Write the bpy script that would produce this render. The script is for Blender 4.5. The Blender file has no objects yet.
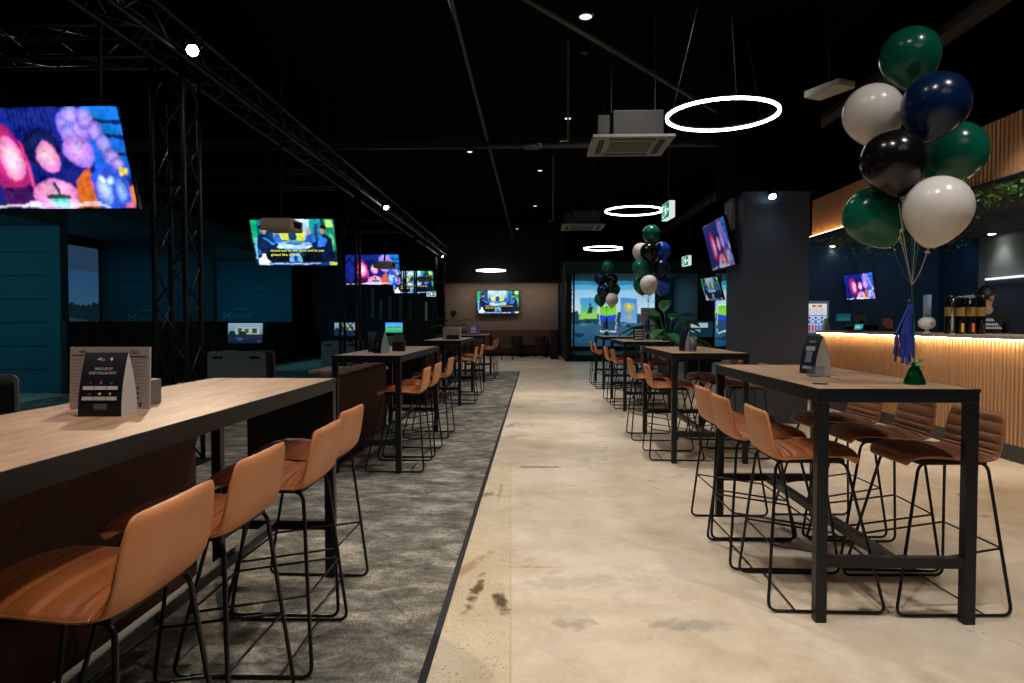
import bpy, bmesh, math, random
from mathutils import Vector, Matrix, Euler
PI = math.pi
S = bpy.context.scene
COL = S.collection
rnd = random.Random(7)

# ------------------------------------------------------------------ camera, world, exposure, lights
H = 1.346
cam_d = bpy.data.cameras.new('camera'); cam = bpy.data.objects.new('camera', cam_d); COL.objects.link(cam)
cam.location = (0, 0, H)
cam.rotation_euler = (math.radians(90 - 1.635), 0, math.radians(1.93))
cam_d.sensor_width = 36; cam_d.lens = 24.0; cam_d.clip_start = 0.02; cam_d.clip_end = 200
S.camera = cam
CR = cam.rotation_euler.to_matrix()
def at(px, py, Y):
    """world point on the plane y = Y seen at pixel (px, py)"""
    r = CR @ Vector(((px - 512) / 682.7, (341.5 - py) / 682.7, -1))
    return Vector((r.x * Y / r.y, Y, H + r.z * Y / r.y))

EXPO = 0.0
vs = S.view_settings
vs.view_transform = 'Standard'; vs.look = 'None'; vs.exposure = EXPO; vs.gamma = 1; vs.use_curve_mapping = False
S.cycles.use_denoising = True
S.cycles.max_bounces = 6
S.cycles.sample_clamp_indirect = 4.0
w = bpy.data.worlds.new('world'); S.world = w; w.use_nodes = True
w.node_tree.nodes['Background'].inputs[0].default_value = (0.55, 0.75, 1.0, 1)
w.node_tree.nodes['Background'].inputs[1].default_value = 0.012

def spot(loc, to, power, col=(1, .84, .66), ang=70, blend=.8, size=.06):
    d = bpy.data.lights.new('spot_light', 'SPOT'); d.energy = power; d.color = col
    d.spot_size = math.radians(ang); d.spot_blend = blend; d.shadow_soft_size = size
    o = bpy.data.objects.new('spot_light', d); COL.objects.link(o); o.location = loc
    o.rotation_euler = (Vector(to) - Vector(loc)).to_track_quat('-Z', 'Y').to_euler()
    return o
def area(loc, to, power, sx, sy, col):
    d = bpy.data.lights.new('area_light', 'AREA'); d.energy = power; d.color = col
    d.shape = 'RECTANGLE'; d.size = sx; d.size_y = sy
    o = bpy.data.objects.new('area_light', d); COL.objects.link(o); o.location = loc
    o.rotation_euler = (Vector(to) - Vector(loc)).to_track_quat('-Z', 'Y').to_euler()
    return o
WARM = (1, .80, .60); NEUT = (1, .945, .885)
# first downlight of the hall, the rest added to light it (lamp bodies are built further down at the same places): x, y, z, power
DOWN = [(0.37, 5.1, 3.62, 210), (0.5, 1.2, 4.95, 360), (2.6, 1.6, 4.95, 300), (-1.0, 7.0, 4.95, 290), (-.7, 2.2, 4.95, 200),
        (1.2, 7.2, 4.95, 320), (.5, 10.6, 4.5, 240), (2.0, 11.6, 4.5, 160), (.1, 14.2, 4.5, 280), (0.0, 18.5, 4.5, 210), (-.6, 23.0, 4.5, 170), (-4.3, 3.2, 4.95, 90), (-1.2, 12.6, 4.5, 170), (-4.9, 7.2, 5.0, 110)]
for (x, y, z, p) in DOWN:
    spot((x, y, z - .05), (x, y, 0), p, NEUT, 112, 1.0, .10)
spot((.6, 8.5, 4.6), (.45, 8.5, 0), 300, NEUT, 34, .8, .06)  # added spot that makes a bright pool on the aisle floor
spot((.5, 12.4, 4.6), (.4, 12.4, 0), 180, NEUT, 34, .8, .06)  # second added spot, for a pool farther down the aisle
spot((3.2, 5.2, 4.95), (4.7, 7.0, .5), 330, NEUT, 40, .5, .08)  # added spot to brighten the slats of the bar front
# stage lamps clamped on the truss
TRUSS_LAMPS = [(-3.05, 6.05, 3.76), (-3.05, 1.2, 3.76), (-3.12, 14.3, 3.74), (-3.3, 24.6, 3.7)]
AIMS = [(-1.5, 2.9, 1.0), (-1.3, 1.3, 1.0), (-1.4, 12.4, 1.0), (-1.2, 21, 0)]
for p, a, e in zip(TRUSS_LAMPS, AIMS, [430, 70, 110, 70]):
    spot(p, a, e, WARM, 58, .7, .05)

# ------------------------------------------------------------------ materials
def lin(c):
    return tuple((v / 255 / 12.92) if v / 255 <= .04045 else ((v / 255 + .055) / 1.055) ** 2.4 for v in c[:3])
_m = {}
def mat(name, rgb=(128, 128, 128), rough=.5, metal=0, spec=.5, coat=0, emit=None, estr=0, noise=None, bump=None, trans=0, alpha=1):
    if name in _m: return _m[name]
    m = bpy.data.materials.new(name); m.use_nodes = True; nt = m.node_tree; b = nt.nodes['Principled BSDF']
    c = (*lin(rgb), 1)
    b.inputs['Base Color'].default_value = c; b.inputs['Roughness'].default_value = rough
    b.inputs['Metallic'].default_value = metal; b.inputs['Specular IOR Level'].default_value = spec
    b.inputs['Coat Weight'].default_value = coat; b.inputs['Transmission Weight'].default_value = trans
    b.inputs['Alpha'].default_value = alpha
    if emit is not None:
        b.inputs['Emission Color'].default_value = (*lin(emit), 1); b.inputs['Emission Strength'].default_value = estr
    L = nt.links.new
    if noise or bump:
        tc = nt.nodes.new('ShaderNodeTexCoord')
    if noise:   # (scale, rgb2, detail)
        n = nt.nodes.new('ShaderNodeTexNoise'); n.inputs['Scale'].default_value = noise[0]; n.inputs['Detail'].default_value = 5
        r = nt.nodes.new('ShaderNodeValToRGB'); r.color_ramp.elements[0].position = .35; r.color_ramp.elements[1].position = .65
        r.color_ramp.elements[0].color = c; r.color_ramp.elements[1].color = (*lin(noise[1]), 1)
        L(tc.outputs['Object'], n.inputs['Vector']); L(n.outputs['Fac'], r.inputs['Fac']); L(r.outputs['Color'], b.inputs['Base Color'])
    if bump:    # (scale, strength)
        n = nt.nodes.new('ShaderNodeTexNoise'); n.inputs['Scale'].default_value = bump[0]
        bp = nt.nodes.new('ShaderNodeBump'); bp.inputs['Strength'].default_value = bump[1]; bp.inputs['Distance'].default_value = .01
        L(tc.outputs['Object'], n.inputs['Vector']); L(n.outputs['Fac'], bp.inputs['Height']); L(bp.outputs['Normal'], b.inputs['Normal'])
    _m[name] = m; return m
def glow(name, rgb, s):
    if name in _m: return _m[name]
    m = bpy.data.materials.new(name); m.use_nodes = True; nt = m.node_tree
    nt.nodes.remove(nt.nodes['Principled BSDF']); e = nt.nodes.new('ShaderNodeEmission')
    e.inputs[0].default_value = (*lin(rgb), 1); e.inputs[1].default_value = s
    nt.links.new(e.outputs[0], nt.nodes['Material Output'].inputs[0]); _m[name] = m; return m
def artmat(name, s, emissive=True):
    if name in _m: return _m[name]
    m = bpy.data.materials.new(name); m.use_nodes = True; nt = m.node_tree; b = nt.nodes['Principled BSDF']
    a = nt.nodes.new('ShaderNodeVertexColor'); a.layer_name = 'Col'
    b.inputs['Roughness'].default_value = .45
    if emissive:
        b.inputs['Base Color'].default_value = (.01, .01, .01, 1)
        nt.links.new(a.outputs[0], b.inputs['Emission Color']); b.inputs['Emission Strength'].default_value = s
    else:
        nt.links.new(a.outputs[0], b.inputs['Base Color'])
    _m[name] = m; return m

METAL = mat('black powder coated steel', (12, 17, 24), .40, .0, .4)  # blue tint stands in for blue reflections on the black steel
FRAME = mat('black stool rod', (8, 9, 11), .35, 0, .4)
TANB = mat('tan leather back', (198, 130, 82), .46, 0, .4, bump=(180, .12), noise=(6, (190, 122, 76)))
TANI = mat('saddle brown ribbed leather', (152, 84, 40), .40, 0, .4, bump=(160, .15), noise=(7, (136, 72, 32)))  # inner faces; shade on the seats is partly darkened into the brown
BROWNI = mat('chocolate brown ribbed leather', (140, 94, 64), .40, 0, .45, bump=(160, .15), noise=(7, (124, 80, 54)))
BLACK = mat('matt black', (9, 9, 10), .7)
BLACKG = mat('gloss black plastic', (8, 8, 9), .2)
DARK = mat('charcoal paint', (38, 48, 62), .6, noise=(2, (43, 53, 68)))
TEAL = mat('teal wall paint', (18, 84, 96), .75)
WHITE = mat('off white plastic', (205, 205, 198), .45)
SOFA = mat('brown grey upholstery', (92, 66, 56), .9, 0, .2, bump=(220, .4), noise=(30, (80, 56, 48)))
SOFAB = mat('black upholstery', (22, 16, 15), .9, 0, .2)
TRUSS = mat('black truss tube', (20, 21, 25), .45, .2)
CHROME = mat('chrome', (210, 212, 216), .12, 1)

def ramp(nt, fac, stops):
    r = nt.nodes.new('ShaderNodeValToRGB'); e = r.color_ramp.elements
    while len(e) < len(stops): e.new(.5)
    for i, (p, c) in enumerate(stops):
        e[i].position = p; e[i].color = (*lin(c), 1)
    nt.links.new(fac, r.inputs[0]); return r.outputs[0]
def mixc(nt, fac, a, b, mode='MIX'):
    m = nt.nodes.new('ShaderNodeMix'); m.data_type = 'RGBA'; m.blend_type = mode
    if isinstance(fac, (int, float)): m.inputs[0].default_value = fac
    else: nt.links.new(fac, m.inputs[0])
    nt.links.new(a, m.inputs[6])
    if isinstance(b, tuple): m.inputs[7].default_value = (*lin(b), 1)
    else: nt.links.new(b, m.inputs[7])
    return m.outputs[2]
def noise_tex(nt, scale, sc=(1, 1, 1), detail=4, rough=.55, dist=0, off=(0, 0, 0)):
    tc = nt.nodes.new('ShaderNodeTexCoord'); mp = nt.nodes.new('ShaderNodeMapping'); n = nt.nodes.new('ShaderNodeTexNoise')
    mp.inputs['Scale'].default_value = sc; mp.inputs['Location'].default_value = off
    n.inputs['Scale'].default_value = scale; n.inputs['Detail'].default_value = detail; n.inputs['Roughness'].default_value = rough
    n.inputs['Distortion'].default_value = dist
    nt.links.new(tc.outputs['Object'], mp.inputs[0]); nt.links.new(mp.outputs[0], n.inputs['Vector']); return n.outputs['Fac']
def fresh(name, rough=.5, spec=.5):
    m = bpy.data.materials.new(name); m.use_nodes = True; nt = m.node_tree; b = nt.nodes['Principled BSDF']
    b.inputs['Roughness'].default_value = rough; b.inputs['Specular IOR Level'].default_value = spec
    return m, nt, b
# polished concrete with stains, aggregate near the carpet
CONC, nt, b = fresh('polished concrete', .34, .4)
L_ = nt.links.new
def mth(op, a, c=None):
    m = nt.nodes.new('ShaderNodeMath'); m.operation = op
    for k, v in enumerate((a, c)):
        if v is None: continue
        if isinstance(v, (int, float)): m.inputs[k].default_value = v
        else: L_(v, m.inputs[k])
    m.use_clamp = False
    return m.outputs[0]
c0 = ramp(nt, noise_tex(nt, .75, (1, 1, 1), 9, .62, .7), [(.28, (176, 154, 130)), (.43, (204, 184, 160)), (.55, (220, 204, 182)), (.7, (238, 228, 212))])
c0 = mixc(nt, .35, c0, ramp(nt, noise_tex(nt, 5.0, (1, 1, 1), 8, .7, .3, (9, 2, 0)), [(.3, (178, 156, 126)), (.7, (240, 228, 206))]))
st = ramp(nt, noise_tex(nt, 1.6, (1, .7, 1), 6, .62, 1.4, (3, 7, 0)), [(.56, (0, 0, 0)), (.74, (190, 190, 190))])
c1 = mixc(nt, st, c0, (150, 136, 114))
tc = nt.nodes.new('ShaderNodeTexCoord'); sep = nt.nodes.new('ShaderNodeSeparateXYZ'); L_(tc.outputs['Object'], sep.inputs[0])
X_, Y_ = sep.outputs[0], sep.outputs[1]
# worn, exposed aggregate strip beside the carpet, up to the pour joint
edge = mth('ADD', X_, mth('MULTIPLY', Y_, .036))                      # < 0 inside the strip
def step(v, a, c):
    m = nt.nodes.new('ShaderNodeMapRange'); m.inputs[1].default_value = a; m.inputs[2].default_value = c; L_(v, m.inputs[0]); return m.outputs[0]
band = mth('MULTIPLY', mth('SUBTRACT', 1, step(edge, -.015, .015)), mth('SUBTRACT', 1, step(Y_, 6.44, 6.52)))
band = mth('ADD', mth('MULTIPLY', band, .88), .12)
def peb(scale, a, c, off):
    vor = nt.nodes.new('ShaderNodeTexVoronoi'); vor.inputs['Scale'].default_value = scale; L_(tc.outputs['Object'], vor.inputs['Vector'])
    sp = ramp(nt, vor.outputs['Distance'], [(a, (255, 255, 255)), (c, (0, 0, 0))])
    rare = ramp(nt, noise_tex(nt, 7, detail=3, off=off), [(.38, (0, 0, 0)), (.56, (255, 255, 255))])
    return mth('MULTIPLY', mth('MULTIPLY', sp, rare), band)
c2 = mixc(nt, peb(46, .14, .30, (0, 0, 0)), c1, (112, 90, 62))
c2 = mixc(nt, peb(85, .16, .32, (4, 1, 0)), c2, (140, 112, 78))
c2 = mixc(nt, mth('MULTIPLY', band, .40), c2, (204, 184, 142))
# joints
jl = mth('MULTIPLY', mth('LESS_THAN', mth('ABSOLUTE', edge), .004), mth('LESS_THAN', Y_, 6.48))
jy = mth('MULTIPLY', mth('LESS_THAN', mth('ABSOLUTE', mth('SUBTRACT', Y_, 6.48)), .008), .6)
c2 = mixc(nt, mth('MULTIPLY', mth('MAXIMUM', jl, jy), .35), c2, (150, 132, 104))
# old stains, each with its own shape; last blot is a painted table shadow
warp = noise_tex(nt, 14, detail=5)
def blot(cx, cy, rx, ry, rot, colr, amt, prev):
    dx = mth('SUBTRACT', X_, cx); dy = mth('SUBTRACT', Y_, cy); ca, sa = math.cos(rot), math.sin(rot)
    u = mth('DIVIDE', mth('ADD', mth('MULTIPLY', dx, ca), mth('MULTIPLY', dy, sa)), rx); v = mth('DIVIDE', mth('SUBTRACT', mth('MULTIPLY', dy, ca), mth('MULTIPLY', dx, sa)), ry)
    d = mth('ADD', mth('ADD', mth('MULTIPLY', u, u), mth('MULTIPLY', v, v)), mth('MULTIPLY', mth('SUBTRACT', warp, .5), 4.5))
    return mixc(nt, mth('MULTIPLY', mth('SUBTRACT', 1, step(d, .1, 1.1)), amt), prev, colr)
for (px_, py_, rx, ry, rot, cc, am) in ((475, 592, .030, .26, -.1, (92, 68, 30), .95), (501, 603, .040, .14, .2, (84, 62, 32), .95), (484, 495, .05, .12, -.6, (110, 88, 60), .8), (500, 492, .02, .30, 0, (140, 112, 76), .55), (470, 566, .05, .22, -.4, (140, 112, 70), .6),
        (541, 467, .26, .05, 0, (110, 84, 58), .75), (533, 567, .20, .012, 0, (150, 116, 84), .6), (512, 425, .06, .25, -.3, (130, 108, 80), .6), (575, 624, .10, .07, .2, (150, 140, 124), .6), (690, 625, .20, .07, 0, (140, 134, 122), .55), (658, 489, .012, .12, .5, (120, 96, 70), .6), (575, 582, .3, .10, .2, (176, 160, 138), .5), (850, 600, .3, .1, 0, (170, 150, 130), .4)):
    r_ = at(px_, py_, 5); f_ = H / (H - r_.z)
    c2 = blot(r_.x * f_, 5 * f_, rx, ry, rot, cc, am, c2)
L_(c2, b.inputs['Base Color'])
rm = nt.nodes.new('ShaderNodeMapRange'); rm.inputs[1].default_value = .3; rm.inputs[2].default_value = .7; rm.inputs[3].default_value = .24; rm.inputs[4].default_value = .52
L_(noise_tex(nt, 2.2, detail=6), rm.inputs[0]); L_(rm.outputs[0], b.inputs['Roughness'])
bp = nt.nodes.new('ShaderNodeBump'); bp.inputs['Strength'].default_value = .12; bp.inputs['Distance'].default_value = .01
L_(noise_tex(nt, 40, detail=6), bp.inputs['Height']); L_(bp.outputs[0], b.inputs['Normal'])
# mottled carpet
CARPET, nt, b = fresh('mottled grey carpet', .95, .1)
a1 = ramp(nt, noise_tex(nt, 4.2, (.75, 1.2, 1), 10, .78, .3), [(.36, (84, 82, 76)), (.5, (132, 127, 116)), (.62, (190, 183, 166))])
a2 = ramp(nt, noise_tex(nt, 120, (1, .35, 1), 2), [(.3, (190, 190, 190)), (.7, (255, 255, 255))])
nt.links.new(mixc(nt, 1.0, a1, a2, 'MULTIPLY'), b.inputs['Base Color'])
bp = nt.nodes.new('ShaderNodeBump'); bp.inputs['Strength'].default_value = .5; bp.inputs['Distance'].default_value = .006
nt.links.new(noise_tex(nt, 260, detail=2), bp.inputs['Height']); nt.links.new(bp.outputs[0], b.inputs['Normal'])
# wood of the table tops, grain along Y
def wood(name, a, bb, c, rough=.42):
    m, nt, b = fresh(name, rough, .4)
    g = ramp(nt, noise_tex(nt, 14, (1.6, .22, 1), 8, .65, .5), [(.3, a), (.5, bb), (.72, c)])
    g2 = ramp(nt, noise_tex(nt, 90, (1.5, .06, 1), 3), [(.3, (205, 205, 205)), (.7, (255, 255, 255))])
    nt.links.new(mixc(nt, 1.0, g, g2, 'MULTIPLY'), b.inputs['Base Color']); return m
OAK = wood('pale oak laminate', (156, 120, 90), (186, 148, 114), (206, 168, 134))
OAK2 = wood('greyed oak laminate', (128, 112, 98), (152, 134, 118), (172, 154, 138))
SLAT = mat('oiled pine slat', (206, 158, 114), .5)
SLATD = mat('dark backing board', (60, 38, 24), .7)

# ------------------------------------------------------------------ mesh builder
LASTN = ['']
class MB:
    def __init__(s): s.v = []; s.f = []; s.mi = []; s.m = []; s.col = []
    def _mi(s, m):
        if m not in s.m: s.m.append(m)
        return s.m.index(m)
    def add(s, vs, fs, m, M=None):
        o = len(s.v)
        s.v += [tuple((M @ Vector(p)) if M else p) for p in vs]
        k = s._mi(m)
        for f in fs: s.f.append(tuple(i + o for i in f)); s.mi.append(k)
    def box(s, lo, hi, m, M=None, bev=0):
        x0, y0, z0 = lo; x1, y1, z1 = hi
        if bev <= 0:
            vs = [(x0, y0, z0), (x1, y0, z0), (x1, y1, z0), (x0, y1, z0), (x0, y0, z1), (x1, y0, z1), (x1, y1, z1), (x0, y1, z1)]
            s.add(vs, [(0, 3, 2, 1), (4, 5, 6, 7), (0, 1, 5, 4), (1, 2, 6, 5), (2, 3, 7, 6), (3, 0, 4, 7)], m, M)
        else:
            bm = bmesh.new(); bmesh.ops.create_cube(bm, size=1)
            for v in bm.verts: v.co = Vector(((x0 + x1) / 2 + v.co.x * (x1 - x0), (y0 + y1) / 2 + v.co.y * (y1 - y0), (z0 + z1) / 2 + v.co.z * (z1 - z0)))
            bmesh.ops.bevel(bm, geom=bm.edges[:], offset=bev, segments=2, profile=.5, affect='EDGES')
            s.bm(bm, m, M)
        return s
    def bm(s, bm, m, M=None):
        bm.verts.index_update()
        s.add([v.co[:] for v in bm.verts], [tuple(v.index for v in f.verts) for f in bm.faces], m, M); bm.free(); return s
    def prism(s, pts, ax, a, b, m, M=None):
        """pts: polygon in the two other axes; extruded along ax from a to b"""
        def mk(p, t): 
            q = list(p); q.insert(ax, t); return tuple(q)
        n = len(pts); vs = [mk(p, a) for p in pts] + [mk(p, b) for p in pts]
        fs = [tuple(range(n - 1, -1, -1)), tuple(range(n, 2 * n))] + [(i, (i + 1) % n, n + (i + 1) % n, n + i) for i in range(n)]
        s.add(vs, fs, m, M); return s
    def tube(s, pts, r, m, n=8, closed=False, M=None, r2=None):
        pts = [Vector(p) for p in pts]; N = len(pts); vs = []; fs = []
        up = None
        for i, p in enumerate(pts):
            if closed: t = (pts[(i + 1) % N] - pts[i - 1])
            else: t = pts[min(i + 1, N - 1)] - pts[max(i - 1, 0)]
            t.normalize()
            if up is None: up = Vector((0, 0, 1)) if abs(t.z) < .9 else Vector((1, 0, 0))
            a = t.cross(up)
            if a.length < 1e-4: a = t.cross(Vector((0, 1, 0)))
            a.normalize(); b = a.cross(t).normalized(); up = b
            rr = r if r2 is None else r + (r2 - r) * i / (N - 1)
            for k in range(n):
                an = 2 * PI * k / n; vs.append(p + a * (math.cos(an) * rr) + b * (math.sin(an) * rr))
        R = N if closed else N - 1
        for i in range(R):
            for k in range(n):
                j = (i + 1) % N
                fs.append((i * n + k, i * n + (k + 1) % n, j * n + (k + 1) % n, j * n + k))
        if not closed:
            fs.append(tuple(range(n - 1, -1, -1))); fs.append(tuple((N - 1) * n + k for k in range(n)))
        s.add(vs, fs, m, M); return s
    def lathe(s, prof, m, n=24, M=None, flute=0, fk=8):
        vs = []; fs = []; P = len(prof)
        for (r, z) in prof:
            for k in range(n):
                an = 2 * PI * k / n; q = r * (1 + flute * math.cos(an * fk)); vs.append((q * math.cos(an), q * math.sin(an), z))
        for i in range(P - 1):
            for k in range(n):
                fs.append((i * n + k, i * n + (k + 1) % n, (i + 1) * n + (k + 1) % n, (i + 1) * n + k))
        fs.append(tuple(range(n - 1, -1, -1))); fs.append(tuple((P - 1) * n + k for k in range(n)))
        s.add(vs, fs, m, M); return s
    def grid(s, rows, m, closed_v=False, M=None):
        R = len(rows); C = len(rows[0]); vs = [p for r in rows for p in r]; fs = []
        for i in range(R - 1):
            for k in range(C if closed_v else C - 1):
                fs.append((i * C + k, i * C + (k + 1) % C, (i + 1) * C + (k + 1) % C, (i + 1) * C + k))
        s.add(vs, fs, m, M); return s
    def build(s, name, parent=None, smooth=False, loc=None):
        me = bpy.data.meshes.new(name); me.from_pydata(s.v, [], s.f)
        for m in s.m: me.materials.append(m)
        me.polygons.foreach_set('material_index', s.mi)
        if smooth:
            me.polygons.foreach_set('use_smooth', [True] * len(me.polygons))
        me.update()
        if smooth == 'auto':
            me.set_sharp_from_angle(angle=math.radians(35))
        o = bpy.data.objects.new(name, me); COL.objects.link(o); LASTN[0] = o.name
        if parent is not None: o.parent = parent
        if loc is not None: o.location = loc
        return o
def fillet(pts, r, seg=5, closed=False):
    pts = [Vector(p) for p in pts]; out = []; N = len(pts)
    for i, p in enumerate(pts):
        if not closed and i in (0, N - 1): out.append(p); continue
        a = (pts[i - 1] - p); b = (pts[(i + 1) % N] - p); q = min(r, a.length * .45, b.length * .45)
        a = p + a.normalized() * q; b = p + b.normalized() * q
        for k in range(seg + 1):
            t = k / seg; out.append(a * (1 - t) ** 2 + p * (2 * t * (1 - t)) + b * t * t)
    return out
def tag(o, label, cat, group=None, kind=None):
    o['label'] = label
    if cat: o['category'] = cat
    if group: o['group'] = group
    if kind: o['kind'] = kind
    return o
def empty(name, loc=(0, 0, 0), rz=0, label=None, cat=None, group=None):
    o = bpy.data.objects.new(name, None); COL.objects.link(o); o.location = loc; o.rotation_euler = (0, 0, rz)
    o.empty_display_size = .1
    if label: tag(o, label, cat, group)
    return o
def struct(name, mb, label=None):
    o = mb.build(name); o['kind'] = 'structure'
    if label: o['label'] = label
    return o
def kids(o): return [c for c in bpy.data.objects if c.parent == o]
KC = {}
def copy_tree(o, parent=None):
    c = o.copy(); COL.objects.link(c); c.parent = parent
    for ch in KC.setdefault(o.name, kids(o)): copy_tree(ch, c)
    return c
def dup(root, loc, rz, label, group=None):
    c = copy_tree(root); c.location = loc; c.rotation_euler = (0, 0, rz); c['label'] = label
    if group: c['group'] = group
    return c
def T(x=0, y=0, z=0): return Matrix.Translation((x, y, z))
def R(a, ax): return Matrix.Rotation(a, 4, ax)

# ------------------------------------------------------------------ flat art for screens and print
_tc = {}
def text_geo(txt):
    if txt in _tc: return _tc[txt]
    cu = bpy.data.curves.new('lettering', 'FONT'); cu.body = txt; cu.resolution_u = 2
    o = bpy.data.objects.new('lettering', cu); COL.objects.link(o); bpy.context.view_layer.update()
    me = bpy.data.meshes.new_from_object(o.evaluated_get(bpy.context.evaluated_depsgraph_get()))
    vs = [(v.co.x, v.co.y) for v in me.vertices]; fs = [tuple(p.vertices) for p in me.polygons]
    bpy.data.objects.remove(o); bpy.data.curves.remove(cu); bpy.data.meshes.remove(me)
    x0 = min(v[0] for v in vs); x1 = max(v[0] for v in vs)
    _tc[txt] = ([((v[0] - x0), v[1]) for v in vs], fs, x1 - x0); return _tc[txt]
def clip(poly):
    def cut(P, f, inter):
        out = []
        for i in range(len(P)):
            a, b = P[i - 1], P[i]
            if f(b):
                if not f(a): out.append(inter(a, b))
                out.append(b)
            elif f(a): out.append(inter(a, b))
        return out
    for ax, lim, sg in ((0, 0, 1), (0, 1, -1), (1, 0, 1), (1, 1, -1)):
        if not poly: return poly
        def inter(a, b):
            t = (lim - a[ax]) / (b[ax] - a[ax]); q = [a[0] + (b[0] - a[0]) * t, a[1] + (b[1] - a[1]) * t]
            if len(a) > 2: q += [a[k] + (b[k] - a[k]) * t for k in range(2, len(a))]
            return tuple(q)
        poly = cut(poly, lambda p: (p[ax] - lim) * sg >= -1e-9, inter)
    return poly
import numpy as np
_soft = {}
def picture(shapes, asp, nu, seed=1, amp=.16):
    """colours of a soft photographic looking picture on a grid, from the same shape list"""
    key = (id(shapes), nu)
    nv = max(8, round(nu / asp)); g = np.random.RandomState(seed)
    def vnoise(k):
        a = g.rand(k + 2, int(k * asp) + 3); y = np.linspace(0, k, nv); x = np.linspace(0, int(k * asp) + 1, nu)
        yi = y.astype(int); xi = x.astype(int); fy = (y - yi)[:, None]; fx = (x - xi)[None]; fy = fy * fy * (3 - 2 * fy); fx = fx * fx * (3 - 2 * fx)
        yi = np.minimum(yi, k); xi = np.minimum(xi, int(k * asp) + 1)
        A = a[np.ix_(yi, xi)]; B = a[np.ix_(yi, xi + 1)]; Cc = a[np.ix_(yi + 1, xi)]; D = a[np.ix_(yi + 1, xi + 1)]
        return (A * (1 - fx) + B * fx) * (1 - fy) + (Cc * (1 - fx) + D * fx) * fy - .5
    U, Vv = np.meshgrid(np.linspace(0, 1, nu), np.linspace(0, 1, nv))
    U = U + (vnoise(7) * .03 + vnoise(20) * .014) / asp; Vv = Vv + vnoise(7) * .03 + vnoise(20) * .014
    img = np.zeros((nv, nu, 3))
    for sh in shapes:
        k = sh[0]
        if k == 'r':
            _, a, b, c, d, co = sh[:6]; msk = (U >= a) & (U <= c) & (Vv >= b) & (Vv <= d); t = np.clip((Vv - b) / max(d - b, 1e-6), 0, 1)[..., None]
            l0 = np.array(lin(co)); l1 = np.array(lin(sh[6])) if len(sh) > 6 else l0; col = l0 * (1 - t) + l1 * t
        elif k == 'e':
            _, a, b, ru, rv, co = sh[:6]; an = sh[6] if len(sh) > 6 else 0; x = (U - a) * asp; y = Vv - b
            p = (x * math.cos(an) + y * math.sin(an)) / (ru * asp); q = (-x * math.sin(an) + y * math.cos(an)) / rv; r2 = np.sqrt(p * p + q * q); msk = r2 <= 1
            l0 = np.array(lin(co)); l1 = np.array(lin(sh[7])) if len(sh) > 7 else l0 * .6; t = np.clip(r2, 0, 1)[..., None] ** 1.5; col = l0 * (1 - t) + l1 * t
        elif k == 'p':
            P = sh[1]; msk = np.zeros(U.shape, bool); col = np.array(lin(sh[2])) * np.ones(U.shape + (3,))
            for i in range(len(P)):
                (x0, y0_), (x1, y1_) = P[i - 1], P[i]
                if y0_ != y1_: msk ^= ((y0_ > Vv) != (y1_ > Vv)) & (U < (x1 - x0) * (Vv - y0_) / (y1_ - y0_) + x0)
        else:
            if k == 'CRISP': break
            continue
        img[msk] = col[msk] if col.shape == img.shape else np.broadcast_to(col, img.shape)[msk]
    for _ in range(1):
        q = np.pad(img, ((1, 1), (1, 1), (0, 0)), 'edge'); img = (q[:-2, 1:-1] + q[2:, 1:-1] + q[1:-1, :-2] + q[1:-1, 2:] + 2 * q[1:-1, 1:-1]) / 6
    n = (vnoise(9) + vnoise(26) + vnoise(50) * .8)[..., None]; img = np.clip(img * (1 + n * amp * 4) + n * amp * .05, 0, 1.2)
    hue = np.stack([vnoise(12), vnoise(12), vnoise(12)], -1); return np.clip(img * (1 + hue * (.4 if amp > .05 else .08)), 0, 1.2)
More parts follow.
